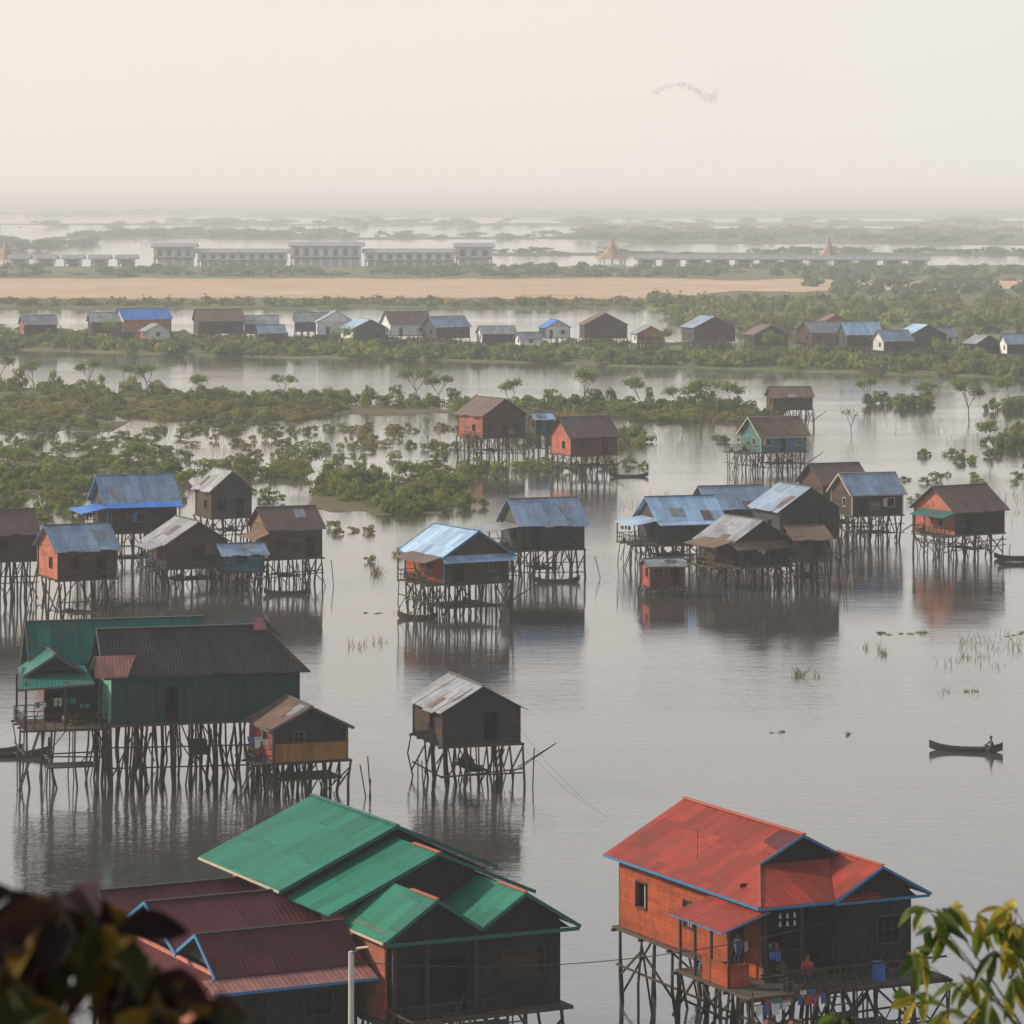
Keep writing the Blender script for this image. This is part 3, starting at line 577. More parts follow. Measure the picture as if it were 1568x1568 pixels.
h('arm', TR['grey']).beam((0, 0, 6.9), (.35, -.2, 7.2), .08); h('lamp_head', TR['cream']).beam((.25, -.15, 7.15), (.7, -.4, 7.25), .22, .12, 6, .8); h.done()
def cable(p, q, sag, w=.03):
    P = Part(); a = Vector(p); b = Vector(q)
    f = lambda t: a.lerp(b, t) - Vector((0, 0, sag * 4 * t * (1 - t)))
    for i in range(24): P.beam(f(i / 24), f((i + 1) / 24), w)
    P.obj('overhead_cable', TR['dark'])
cable((-6.2, 141, 6.6), (13., 152, 5.9), .8); cable((14.5, 154.5, 6.9), (30, 158, 3.5), .6); cable((.2, 224, 4.), (5.6, 212, .1), .5, .01); cable((.2, 224, 3.), (5., 214, .1), .3, .01)

# ------------------------------------------------------------------ boats and people
def canoe(x, y, yaw, Ln=5., w=.9, name='wooden_canoe', z=0.):
    e = empty(name, x, y, z, yaw); P = Part(); n = 16; prev = None
    for i in range(n + 1):
        t = i / n * 2 - 1; hw = w / 2 * (1 - abs(t) ** 2.4) + .03; sh = .26 + .42 * abs(t) ** 3 ; bt = -.12 + .3 * abs(t) ** 3.5; X = t * Ln / 2
        ring = [(X, -hw, sh), (X, -hw * .75, bt + .05), (X, 0, bt - .03), (X, hw * .75, bt + .05), (X, hw, sh), (X, hw - .05, sh + .005), (X, hw * .62, bt + .1), (X, 0, bt + .06), (X, -hw * .62, bt + .1), (X, -hw + .05, sh + .005)]
        if prev:
            for k in range(10): P.poly([prev[k], ring[k], ring[(k + 1) % 10], prev[(k + 1) % 10]])
        prev = ring
    P.obj('hull', plain_mat('dark_boat_wood', (.045, .032, .025), .6), e)
    Q = Part()
    for t in (-.55, -.1, .35, .7): Q.beam((t * Ln / 2, -w * .45 * (1 - abs(t) ** 2.4), .24), (t * Ln / 2, w * .45 * (1 - abs(t) ** 2.4), .24), .18, .03)
    Q.obj('thwarts', DECK, e); return e

def skinned(name, pts, edges, rad, labels, mats, parent, sub=2):
    me = bpy.data.meshes.new(name); me.from_pydata(pts, edges, []); o = bpy.data.objects.new(name, me); COL.objects.link(o)
    m = o.modifiers.new('s', 'SKIN'); m.use_smooth_shade = True
    for i, q in enumerate(me.skin_vertices[0].data): q.radius = (rad[i], rad[i]); q.use_root = (i == 0)
    s = o.modifiers.new('u', 'SUBSURF'); s.levels = s.render_levels = sub
    dg = bpy.context.evaluated_depsgraph_get(); me2 = bpy.data.meshes.new_from_object(o.evaluated_get(dg)); bpy.data.objects.remove(o)
    me2.materials.clear()
    for mt in mats: me2.materials.append(mt)
    V = [Vector(p) for p in pts]
    for f in me2.polygons:
        f.use_smooth = True; c = f.center; best = 9
        for (i, j), lb in zip(edges, labels):
            d = V[j] - V[i]; t = max(0, min(1, (c - V[i]).dot(d) / max(d.length_squared, 1e-9))); q = (c - V[i] - d * t).length - (rad[i] * (1 - t) + rad[j] * t) * .6
            if q < best: best = q; f.material_index = lb
    o2 = bpy.data.objects.new(name, me2); COL.objects.link(o2); o2.parent = parent; return o2
SKIN = plain_mat('skin', (.2, .1, .065), .6, var=.1); HAIR = plain_mat('black_hair', (.012, .01, .01), .5); SHD = plain_mat('dark_shirt', (.06, .03, .035), .9)
def person(x, y, z, yaw, pose='stand', shirt=None, name='person', paddle=False):
    e = empty(name, x, y, z, yaw)
    if pose == 'sit':
        pel = (0, 0, .12); k = [(-.12, -.02, .12), (-.17, -.36, .34), (-.17, -.42, -.0), (-.17, -.55, -.02)]
    elif pose == 'bench':
        pel = (0, 0, .12); k = [(-.1, -.02, .12), (-.12, -.42, .14), (-.12, -.44, -.3), (-.12, -.58, -.33)]
    else:
        pel = (0, 0, .95); k = [(-.1, 0, .9), (-.12, -.03, .5), (-.13, .02, .08), (-.13, -.14, .03)]
    B = pel[2] - .95
    def M(p): return (-p[0], p[1], p[2])
    lean = -.12 if pose != 'stand' else 0
    chest = (0, lean * .8, 1.32 + B); neck = (0, lean, 1.48 + B); hd0 = (0, lean - .02, 1.57 + B); hd1 = (0, lean - .01, 1.68 + B); ht = (0, lean + .02, 1.73 + B)
    sh = (-.18, lean * .9, 1.4 + B)
    if paddle: elb = (-.27, lean - .18, 1.2 + B); hand = (-.12, lean - .42, 1.18 + B); elR = (.27, lean - .1, 1.15 + B); haR = (.3, lean - .36, .98 + B)
    elif pose == 'stand': elb = (-.25, .03, 1.12); hand = (-.25, -.12, .9); elR = M(elb); haR = M(hand)
    else: elb = (-.25, lean - .05, 1.12 + B); hand = (-.14, lean - .28, 1.02 + B); elR = M(elb); haR = M(hand)
    pts = [pel, (0, lean * .4, 1.12 + B), chest, neck, hd0, hd1, ht, sh, elb, hand, M(sh), elR, haR] + k + [M(q) for q in k]
    edges = [(0, 1), (1, 2), (2, 3), (3, 4), (4, 5), (5, 6), (2, 7), (7, 8), (8, 9), (2, 10), (10, 11), (11, 12), (0, 13), (13, 14), (14, 15), (15, 16), (0, 17), (17, 18), (18, 19), (19, 20)]
    lab = [1, 1, 1, 0, 0, 3, 1, 1, 0, 1, 1, 0, 2, 2, 2, 0, 2, 2, 2, 0]
    rad = [.14, .125, .14, .055, .085, .1, .06, .065, .045, .03, .065, .045, .03, .09, .062, .04, .035, .09, .062, .04, .035]
    skinned('body', pts, edges, rad, lab, [SKIN, SHD if shirt is None else CLO[shirt], plain_mat('dark_trousers', (.03, .035, .05), .9), HAIR], e)
    for wr, el in ((hand, elb), (haR, elR)):
        w = Vector(wr); d = (w - Vector(el)).normalized(); s = d.cross(Vector((0, 0, 1))).normalized(); c = Vector((0, 0, -1))
        for i in range(5):
            off = s * (-.03 + .02 * i) if i < 4 else s * -.045; ln = (.07, .085, .08, .06, .05)[i]
            p = w + off * .5; q = w + off + d * ln * .6; u = q + (d * .4 + c * .6) * ln * .6
            if i == 4: q = w + off + d * .02; u = q + (d * .5 - s * .4) * .04
            skinned('finger_%d' % i, [tuple(p), tuple(q), tuple(u)], [(0, 1), (1, 2)], [.011, .01, .008], [0, 0], [SKIN], e, 1)
    F = Part(); hx = Vector(hd1)
    for sx in (-.035, .035): F.beam(hx + Vector((sx - .008, -.095, 0)), hx + Vector((sx + .008, -.095, 0)), .012, .012, 6)
    F.obj('eyes', HAIR, e); F = Part(); F.beam(hx + Vector((0, -.08, .0)), hx + Vector((0, -.115, -.04)), .02, .03, 6)
    for sx in (-.095, .095): F.beam(hx + Vector((sx, .0, -.03)), hx + Vector((sx, .01, .03)), .015, .03, 6)
    F.obj('nose_and_ears', SKIN, e); F = Part(); F.beam(hx + Vector((-.025, -.088, -.065)), hx + Vector((.025, -.088, -.065)), .012, .012, 6); F.obj('mouth', CLO[1], e)
    F = Part(); F.beam(hx + Vector((0, .015, .015)), hx + Vector((0, .02, .1)), .2, .21, 10, .7); F.obj('hair', HAIR, e, True)
    if paddle:
        F = Part(); F.beam(hand, haR, .035, None, 6); t = Vector(haR) - Vector(hand); t.normalize(); F.beam(haR, Vector(haR) + t * 1.1 + Vector((0, 0, -.5)), .035, None, 6)
        F.obj('paddle', DECK, e)
    return e
canoe(29.6, 238.5, -14, 4.8, .8)
person(31.3, 238.07, .12, -75, 'sit', None, paddle=True)
for q in ((-8.1, 314, -12, 3.6), (4.2, 343.5, 6, 4.4), (50.5, 366, -6, 4.5), (-33.2, 236, 6, 6.5), (-34.5, 237.6, -4, 5.5), (15.2, 474, 4, 5.), (-20.5, 333, 5, 4.2), (49.5, 359.5, 4, 3.6)): canoe(*q[:4])
person(9.5, 153.8, 3.42, -50, 'stand', 0); person(12.3, 151.9, 3.75, -20, 'bench', 1)
person(-7.9, 313.6, 3.15, 30, 'stand', 3)

# ------------------------------------------------------------------ vegetation
rng = np.random.default_rng(5)
def leaf_template(n, clumps, rx, rz, size, seed):
    g = np.random.default_rng(seed); nc = clumps
    cz = g.uniform(.15, .85, nc); ang = g.uniform(0, 2 * np.pi, nc); rr = np.sqrt(g.uniform(0, 1, nc)) * (1 - .55 * cz)
    C = np.stack([rr * np.cos(ang) * rx, rr * np.sin(ang) * rx, cz * rz], 1); cr = g.uniform(.22, .45, nc)
    idx = g.integers(0, nc, n); d = g.normal(size=(n, 3)); d /= np.linalg.norm(d, axis=1)[:, None]
    rad = cr[idx] * g.uniform(.5, 1.1, n) ** .6
    P = C[idx] + d * rad[:, None] * np.array([rx, rx, rz * .7]); P[:, 2] = np.abs(P[:, 2])
    nrm = d + np.array([0, 0, .5]) + g.normal(size=(n, 3)) * .45; nrm /= np.linalg.norm(nrm, axis=1)[:, None]
    a = np.cross(nrm, g.normal(size=(n, 3))); a /= np.linalg.norm(a, axis=1)[:, None] + 1e-9; b = np.cross(nrm, a)
    s = size * g.uniform(.6, 1.4, n)[:, None]
    V = np.stack([P - a * s, P - b * s * .6, P + a * s, P + b * s * .6], 1)
    ct = g.uniform(0, 1, nc)
    return V, np.clip(.6 * ct[idx] + .4 * g.uniform(0, 1, n), 0, 1)
def quads_object(name, Vs, tint, dry, mat):
    V = np.concatenate(Vs).reshape(-1, 3).astype(np.float32); n = len(V) // 4
    me = bpy.data.meshes.new(name); me.vertices.add(n * 4); me.vertices.foreach_set('co', V.ravel())
    me.loops.add(n * 4); me.loops.foreach_set('vertex_index', np.arange(n * 4, dtype=np.int32))
    me.polygons.add(n); me.polygons.foreach_set('loop_start', np.arange(0, n * 4, 4, dtype=np.int32)); me.polygons.foreach_set('loop_total', np.full(n, 4, dtype=np.int32))
    for nm, ar in (('tint', tint), ('dry', dry)):
        at = me.attributes.new(nm, 'FLOAT', 'FACE'); at.data.foreach_set('value', np.concatenate(ar).astype(np.float32))
    me.update(calc_edges=True); me.materials.append(mat); o = bpy.data.objects.new(name, me); COL.objects.link(o); return o
FM = foliage_mat('shrub_foliage', (.045, .085, .018), (.26, .31, .05), (.34, .22, .09), .45)
FMF = foliage_mat('distant_foliage', (.06, .11, .06), (.16, .21, .09), (.22, .18, .1), .35)
TPL = [leaf_template(240, 8, 1., 1., .13, i) for i in range(6)]
TPLF = [leaf_template(100, 7, 1., 1., .2, 20 + i) for i in range(5)]
def thicket(name, inst, tpl, mat):
    Vs = []; T = []; D = []
    for (x, y, rx, rz, dry) in inst:
        V, t = tpl[rng.integers(len(tpl))]; a = rng.uniform(0, 6.28); c, s = math.cos(a), math.sin(a)
        X = V[..., 0] * rx; Y = V[..., 1] * rx; Z = V[..., 2] * rz
        Vs.append(np.stack([X * c - Y * s + x, X * s + Y * c + y, Z], -1)); T.append(np.clip(t * rng.uniform(.4, 1.3) + rng.uniform(-.2, .3), 0, 1)); D.append(np.full(len(t), dry) * rng.uniform(.3, 1, len(t)))
    return quads_object(name, Vs, T, D, mat)
def fill_ellipses(L):
    out = []
    for (cx, cy, rx, ry, n, r0, r1, h0, h1, dry) in L:
        for i in range(n):
            a = rng.uniform(0, 6.28); q = math.sqrt(rng.uniform(0, 1)); r_ = rng.uniform(r0, r1)
            out.append((cx + q * rx * math.cos(a), cy + q * ry * math.sin(a), r_, rng.uniform(h0, h1) * (.6 + .4 * r_ / r1), dry * rng.uniform(0, 1.4) if rng.random() < .5 else dry * .3))
    return out
inst = []
nx = [-150, -107, -36, 0, 46]; yf = [725, 703, 655, 636, 622]; yn = [590, 590, 588, 586, 592]
for i in range(1250):
    x = rng.uniform(-150, 46); a = np.interp(x, nx, yn); b = np.interp(x, nx, yf); y = rng.uniform(a, b)
    nz = noise.noise(Vector((x * .03, y * .02, 0)))
    if nz > -.18 - (.3 if y > b - 20 else 0) + (.2 if y < a + 15 else 0):
        big = rng.random() < .2; back = y > b - 22
        inst.append((x, y, rng.uniform(1.1, 2.4), rng.uniform(.8, 1.8) * (1.35 if back else .8) * (1.6 if big else 1), rng.uniform(.4, 1.) if (not back and not big) else rng.uniform(0, .3)))
inst += fill_ellipses([
 (-78, 520, 30, 22, 50, .7, 1.7, .7, 1.5, .8), (-45, 545, 30, 25, 50, .7, 1.7, .7, 1.5, .9), (-20, 520, 14, 22, 22, .7, 1.5, .7, 1.5, .7), (-30, 570, 25, 8, 36, .8, 1.6, .6, 1.3, .8),
 (-66, 455, 22, 30, 100, .9, 2.3, 1., 2.6, .3), (-45, 478, 20, 16, 50, .9, 2.1, 1., 2.2, .4), (-52, 500, 34, 12, 50, .7, 1.7, .8, 1.6, .5), (-82, 575, 20, 18, 50, 1.1, 2.2, 1., 2.2, .4),
 (-15.5, 452, 9, 18, 55, .9, 2., 1., 2.4, .3), (-10, 428, 6.5, 12, 32, .9, 1.9, 1., 2.4, .25), (-24, 475, 8, 12, 22, .8, 1.8, .8, 2.2, .3), (-6, 470, 6, 10, 16, .7, 1.5, .8, 1.6, .3),
 (3, 560, 10, 16, 24, 1., 2.2, 1.2, 3., .3), (14, 540, 6, 18, 24, 1., 2.2, 1.5, 3.2, .25), (-3, 487, 10, 8, 20, .7, 1.5, .7, 1.5, .5), (8, 490, 12, 8, 22, .7, 1.5, .7, 1.5, .5),
 (68, 640, 7, 10, 16, 1., 2.2, 1.5, 3., .2), (95, 625, 16, 16, 46, 1.2, 2.4, 1.5, 3.4, .2), (82, 560, 6, 10, 10, .9, 2., 1.2, 2.4, .3), (76, 530, 9, 22, 34, 1., 2.2, 1.2, 3., .2),
 (62, 510, 6, 12, 9, .7, 1.6, .7, 1.6, .4), (92, 500, 14, 20, 40, 1., 2.2, 1.2, 2.8, .2), (36, 545, 10, 6, 7, .6, 1.2, .6, 1.2, .6), (60, 470, 12, 10, 14, .6, 1.2, .5, 1.2, .6), (71, 465, 6, 14, 26, .9, 2., 1., 2.2, .25),
 (-12, 365, 3, 5, 3, .5, .9, .5, 1., .9), (-19, 398, 6, 6, 8, .5, 1., .5, 1.2, .6), (-60, 420, 12, 12, 26, 1., 2., 1., 2.2, .3), (-34, 440, 10, 10, 14, .6, 1.4, .6, 1.4, .5), (45, 440, 10, 10, 8, .4, .9, .3, .8, .8)])
thicket('marsh_shrubs', inst, TPL, FM)
thicket('floating_weeds', fill_ellipses([(32.5, 303, 2.6, 1.2, 9, .2, .5, .06, .16, .9), (41, 302, 5, 4, 6, .2, .35, .05, .15, .9), (18, 247, .8, .5, 3, .15, .25, .05, .1, .9), (22.5, 246, .6, .4, 3, .15, .25, .05, .1, .9), (-11, 318, 2.5, .6, 4, .2, .4, .04, .1, .9),
  (33, 268, 1.5, 1, 3, .15, .25, .06, .12, .9), (46, 288, 3, 4, 4, .2, .35, .06, .15, .9)]), TPL, FM)
bnx = [-200, -122, -72, -12, 44, 103, 180]; bny = [910, 876, 840, 813, 775, 733, 700]; bfy = [1040, 990, 960, 915, 905, 915, 920]
inst = []
for i in range(1100):
    x = rng.uniform(-190, 170); a = np.interp(x, bnx, bny); b = np.interp(x, bnx, bfy)
    q = rng.uniform(0, 1) ** 1.7; y = a + 2 + (b - a) * q
    inst.append((x, y, rng.uniform(1.6, 3.6), rng.uniform(1.6, 4.) * (1. if q < .35 else .55), rng.uniform(0, .35)))
for i in range(600):
    x = rng.uniform(48, 260); y = rng.uniform(950, 1250); inst.append((x, y, rng.uniform(2, 4.5), rng.uniform(2.5, 5.5), rng.uniform(0, .35)))
for i in range(380):
    x = rng.uniform(-260, 80); y = rng.uniform(1205, 1250); inst.append((x, y, rng.uniform(2, 4.), rng.uniform(1.2, 3.6), rng.uniform(0, .5)))
thicket('riverbank_shrubs', inst, TPLF, FM)
inst = []
for i in range(850):
    x = rng.uniform(-420, 420); y = rng.uniform(1660, 1900)
    if noise.noise(Vector((x * .02, y * .01, 3))) > -.15: inst.append((x, y, rng.uniform(3, 6), rng.uniform(1.8, 4.5), rng.uniform(0, .6)))
for i in range(320):
    x = rng.uniform(120, 420); y = rng.uniform(1250, 1800); inst.append((x, y, rng.uniform(3, 6), rng.uniform(3, 6), rng.uniform(0, .5)))
def belt(n, x0, x1, y0, y1, r0, r1, h0, h1):
    for i in range(n):
        inst.append((rng.uniform(x0, x1), rng.uniform(y0, y1), rng.uniform(r0, r1), rng.uniform(h0, h1), rng.uniform(0, .4)))
belt(110, -700, -330, 2500, 3000, 8, 16, 4, 8); belt(80, -420, -180, 3400, 3900, 8, 18, 4, 8); belt(40, -250, 200, 3300, 3700, 8, 16, 3, 6)
belt(220, 60, 1100, 3000, 4200, 10, 22, 4, 9); belt(120, -700, 1300, 4600, 6000, 14, 30, 5, 10); belt(100, -60, 700, 2350, 2500, 5, 10, 2, 5)
belt(500, -2600, 2600, 7600, 12000, 30, 70, 7, 13); belt(500, -5000, 5000, 13000, 24000, 60, 160, 8, 16)
thicket('distant_treeline', inst, TPLF, FMF)
def reeds(name, L, w=.024):
    Vs = []
    for (cx, cy, rx, ry, n, h0, h1) in L:
        a = rng.uniform(0, 6.28, n); q = np.sqrt(rng.uniform(0, 1, n)); x = cx + q * rx * np.cos(a); y = cy + q * ry * np.sin(a); hh = rng.uniform(h0, h1, n) * rng.uniform(.4, 1., n)
        k = max(1, n // 9); ci = rng.integers(0, k, n); x = .25 * x + .75 * x[ci]; y = .25 * y + .75 * y[ci]
        lx = rng.normal(0, .45, n) * hh; ly = rng.normal(0, .4, n) * hh; z0 = np.full(n, -.05)
        Vs.append(np.stack([np.stack([x - w, y, z0], 1), np.stack([x + w, y, z0], 1), np.stack([x + w * .3 + lx, y + ly, hh], 1), np.stack([x - w * .3 + lx, y + ly, hh], 1)], 1))
    n = sum(len(v) for v in Vs); return quads_object(name, Vs, [rng.uniform(0, .3, n)], [rng.uniform(.2, .7, n)], FM)
L = [(29, 292, 1.2, 4, 40, .3, 1.), (33, 304, 1.5, 3, 30, .1, .4), (41, 296, 7, 8, 120, .3, 1.3), (48, 285, 5, 8, 60, .3, 1.1), (22, 276, 1.6, 3, 50, .3, 1.), (24, 300, 6, 10, 26, .2, .6), (33, 268, 2, 4, 18, .2, .6), (18, 247, .6, 1, 12, .1, .3), (22.5, 246, .5, .6, 10, .1, .3), (35, 285, 5, 6, 40, .3, .8),
     (-11.5, 297, 3, 6, 30, .3, 1.), (-7, 318, 4, 3, 10, .1, .4), (-12.7, 352, 1.1, 2, 60, .4, 1.4), (56, 430, 14, 30, 180, .3, 1.3), (36, 475, 12, 12, 90, .3, 1.1), (-40, 560, 60, 60, 1500, .4, 1.3), (-50, 470, 40, 40, 900, .4, 1.3), (-10, 450, 16, 40, 350, .4, 1.2), (30, 560, 14, 60, 130, .4, 1.2), (80, 560, 25, 60, 260, .4, 1.4), (15, 430, 8, 30, 60, .3, 1.)]
reeds('marsh_reeds', L)

BARK = plain_mat('bark', (.09, .07, .055), .9)
def tree_meshes(seed, n=900):
    r = random.Random(seed); P = Part(); tips = []
    def limb(p, d, ln, w, lv):
        q = p + d * ln; P.beam(p, q, w, w, 5, .7)
        if lv == 0: tips.append(q); return
        for i in range(r.choice((2, 3, 3))):
            nd_ = (d + Vector((r.uniform(-.9, .9), r.uniform(-.9, .9), r.uniform(-.1, .5)))).normalized(); limb(q, nd_, ln * r.uniform(.6, .85), w * .62, lv - 1)
    limb(Vector((0, 0, -.6)), Vector((r.uniform(-.15, .15), r.uniform(-.1, .1), 1)).normalized(), 2., .2, 3)
    g = np.random.default_rng(seed); C = np.array([tuple(t) for t in tips]); idx = g.integers(0, len(C), n)
    cs = g.uniform(.3, .65, len(C)); pts = C[idx] + g.normal(size=(n, 3)) * cs[idx][:, None] * np.array([.8, .8, .6])
    a = g.normal(size=(n, 3)); a /= np.linalg.norm(a, axis=1)[:, None]; b = np.cross(a, g.normal(size=(n, 3))); b /= np.linalg.norm(b, axis=1)[:, None]
    s = g.uniform(.1, .2, n)[:, None]; V = np.stack([pts - a * s, pts - b * s * .6, pts + a * s, pts + b * s * .6], 1)
    o1 = P.obj('trunk', BARK); o2 = quads_object('crown', [V], [g.uniform(0, .5, n) + .5 * g.uniform(0, 1, len(C))[idx]], [np.zeros(n)], FM); m = (o1.data, o2.data)
    bpy.data.objects.remove(o1); bpy.data.objects.remove(o2); return m
TM = [tree_meshes(60 + i) for i in range(4)] + [tree_meshes(70, 160)]
def tree(x, y, s, k=None, name='marsh_tree'):
    k = R.randrange(4) if k is None else k; e = empty(name, x, y, 0, R.uniform(0, 360)); e.scale = (s, s, s * R.uniform(.85, 1.1))
    for nm, me in zip(('trunk', 'crown'), TM[k]):
        o = bpy.data.objects.new(nm, me); COL.objects.link(o); o.parent = e
for q in ((75, 600, 1.2), (-68, 680, 1.3), (-73, 688, 1.1), (-17, 648, 1.4), (-13, 646, 1.2), (12.5, 630, 1.4), (33, 612, 1.4), (37, 608, 1.1), (22, 622, 1.1), (-56, 660, 1.1), (-41, 656, 1.), (62, 640, 1.), (70, 628, 1.1), (86, 630, 1.2), (95, 600, 1.2), (79, 520, 1.1),
          (86, 500, 1.2), (-27, 470, 1.1), (17, 540, 1.2), (-30, 610, 1.), (-80, 690, 1.2), (-90, 690, 1.3), (28, 610, 1.2), (-8, 560, 1.), (-12, 445, .9), (-50, 480, 1.), (-64, 470, 1.), (0, 620, 1.1), (-98, 700, 1.3), (55, 795, 1.5), (34, 830, 1.4), (-40, 850, 1.3), (90, 760, 1.5), (-95, 870, 1.5), (68, 515, 1.), (84, 545, 1.2)): tree(*q)
for q in ((29, 560, .9), (26.5, 565, .7), (-31, 520, .8), (-58, 520, .9), (52, 560, .7), (-12, 530, .8)): tree(*q, 4, 'bare_tree')

def ground_z(x, y): return 34.4 - .46 * max(0, y) if y > 0 else 34.4
def leaf_mesh(P, base, d, n, ln, w):
    d = d.normalized(); s = d.cross(n).normalized(); n = s.cross(d); prev = None
    for t, ww in ((0, .05), (.2, .6), (.45, 1.), (.7, .8), (.9, .35), (1, .02)):
        c = base + d * ln * t - Vector((0, 0, 1)) * ln * .25 * t * t; row = (c - s * w * ww * .5 + n * w * ww * .18, c, c + s * w * ww * .5 + n * w * ww * .18)
        if prev: P.poly([prev[0], prev[1], row[1], row[0]]); P.poly([prev[1], prev[2], row[2], row[1]])
        prev = row
def leafm(name, col, tr=.35, rough=.45, spec=.3):
    m, nt, out = newmat(name); tc = nd(nt, 'ShaderNodeTexCoord'); n1 = noi(nt, tc.outputs['Object'], 14., 3)
    c = scalec(nt, col, mth(nt, 'ADD', .4, mth(nt, 'MULTIPLY', n1, 1.2))); p = princ(nt, out, c, rough, spec=spec)
    t = nd(nt, 'ShaderNodeBsdfTranslucent'); nt.links.new(c, t.inputs[0]); mx = nd(nt, 'ShaderNodeMixShader'); mx.inputs[0].default_value = tr
    nt.links.new(p.outputs[0], mx.inputs[1]); nt.links.new(t.outputs[0], mx.inputs[2]); nt.links.new(mx.outputs[0], out.inputs[0]); return m
def near_tree(name, tx, ty, clusters, ln, w, cols, nl, seed, bw, fork):
    e = empty(name, 0, 0); r = random.Random(seed); B = Part(); parts = [Part() for _ in cols]
    g = Vector((tx, ty, ground_z(tx, ty) - .2)); f = Vector(fork); pv = g
    for i in range(1, 9):
        q = g.lerp(f, i / 8) + Vector((r.uniform(-.03, .03), r.uniform(-.03, .03), 0)) * (i < 8); B.beam(pv, q, bw * (1.6 - i * .1), None, 8, .95); pv = q
    for (x, y, z) in clusters:
        tip = Vector((x, y, z)); pv = f; mid = (f + tip) / 2 + Vector((r.uniform(-.05, .05), r.uniform(-.05, .05), .12 * (tip - f).length))
        nseg = 7
        for i in range(1, nseg + 1):
            t = i / nseg; q = f.lerp(mid, t).lerp(mid.lerp(tip, t), t); B.beam(pv, q, bw * (.5 - .38 * t), None, 6, .85); pv = q
        for j in range(nl):
            bs = tip + Vector((r.uniform(-.35, .35), r.uniform(-.3, .3), r.uniform(-.25, .25))) * ln; B.beam(tip, bs, bw * .1)
            d = Vector((r.uniform(-1, 1), r.uniform(-.8, .8), r.uniform(-1.5, .1))); leaf_mesh(parts[r.randrange(len(cols))], bs, d, Vector((r.uniform(-.6, .6), r.uniform(-1, -.2), r.uniform(.2, 1))), ln * r.uniform(.65, 1.2), w * r.uniform(.7, 1.15))
    B.obj('trunk_and_branches', BARK, e)
    for i, (P, c) in enumerate(zip(parts, cols)):
        if P.f: P.obj('leaves_%d' % i, c, e, True)
def at(u, v, y): return ((u) * y, y, 36 - v * y)   # tangent offsets from the lookout
Y = 14.
near_tree('mango_tree', 2.7, 14.3, [at(.1135, .194, Y), at(.1165, .2, 14.1), at(.1185, .1955, 14.1), at(.1105, .207, Y), (.109 * Y, 13.8, 36 - .2145 * Y), at(.1285, .196, 14.2), at(.1345, .199, Y), at(.138, .1945, 14.1), at(.133, .207, 13.9), at(.1375, .213, 14.1), at(.131, .2185, Y), at(.1245, .213, 14.3), at(.138, .204, Y), at(.1385, .1985, Y), at(.089, .2235, 13.8), at(.1185, .2225, 14), at(.127, .222, 14)],
          .115, .046, [leafm('mango_leaf_green', (.1, .15, .018), .5), leafm('mango_leaf_dark', (.04, .075, .015), .4), leafm('mango_leaf_yellow', (.34, .27, .02), .5), leafm('mango_leaf_lime', (.16, .2, .02), .5)], 7, 8, .03, (2.15, 14.2, 32.5))
Y = 5.
near_tree('lookout_shrub', -1.0, 5.2, [at(-.139, .1915, Y), at(-.133, .195, Y), at(-.126, .1905, Y), at(-.121, .197, 4.9), at(-.1145, .194, Y), at(-.109, .201, Y), at(-.129, .204, Y), at(-.137, .207, Y), at(-.1, .210, 5.1), at(-.094, .2155, Y), at(-.103, .218, Y), at(-.131, .217, 4.9), at(-.087, .2205, 5.), at(-.136, .199, 4.9), at(-.096, .2215, 4.9), at(-.12, .1915, 5.), at(-.109, .2, 4.9), at(-.09, .2235, 5.)],
          .092, .052, [leafm('brown_leaf', (.035, .013, .009), .15, .7, .1), leafm('dark_olive_leaf', (.03, .033, .008), .2, .7, .1), leafm('ochre_leaf', (.14, .08, .01), .3, .7, .1), leafm('dark_brown_leaf', (.012, .006, .005), .1, .7, .1), leafm('dark_maroon_leaf', (.022, .007, .008), .1, .7, .1)], 6, 9, .014, (-.78, 5.1, 34.75))
P = Part(); gx = np.linspace(-60, 60, 40); gy = np.linspace(-60, 78, 46)
hz = [[(34.4 if y < 0 else 34.4 - .46 * y) + (noise.noise(Vector((x * .12, y * .12, 1))) * .6 if y > 3 else 0) - .002 * x * x for x in gx] for y in gy]
for j in range(len(gy) - 1):
    for i in range(len(gx) - 1): P.poly([(gx[i], gy[j], hz[j][i]), (gx[i + 1], gy[j], hz[j][i + 1]), (gx[i + 1], gy[j + 1], hz[j + 1][i + 1]), (gx[i], gy[j + 1], hz[j + 1][i])])
P.obj('hillside', plain_mat('hillside_soil', (.07, .065, .03), .95, s=.6))

# ------------------------------------------------------------------ land, water
def land_mat(name, c1, c2, c3, s=.02):
    m, nt, out = newmat(name); g = nd(nt, 'ShaderNodeNewGeometry'); mp = nd(nt, 'ShaderNodeMapping'); mp.inputs['Scale'].default_value = (.4, 1., 1.)
    nt.links.new(g.outputs['Position'], mp.inputs[0]); a = noi(nt, mp.outputs[0], s, 6, .65); b = noi(nt, mp.outputs[0], s * 8, 4, .7)
    f = mrange(nt, a, .4, .6); f2 = mrange(nt, b, .45, .65)
    princ(nt, out, mixc(nt, f2, mixc(nt, f, c1, c2), c3), .95, spec=.1); return m
GRS = land_mat('grassy_bank', (.1, .12, .05), (.15, .13, .065), (.07, .1, .035), .03)
MUD = land_mat('marsh_mud', (.09, .075, .04), (.13, .1, .055), (.065, .075, .03), .05)
TAN = land_mat('dry_soil', (.48, .29, .19), (.54, .39, .28), (.32, .24, .14), .009)
FORL = land_mat('forest_floor', (.06, .1, .06), (.1, .13, .07), (.045, .07, .045), .002)
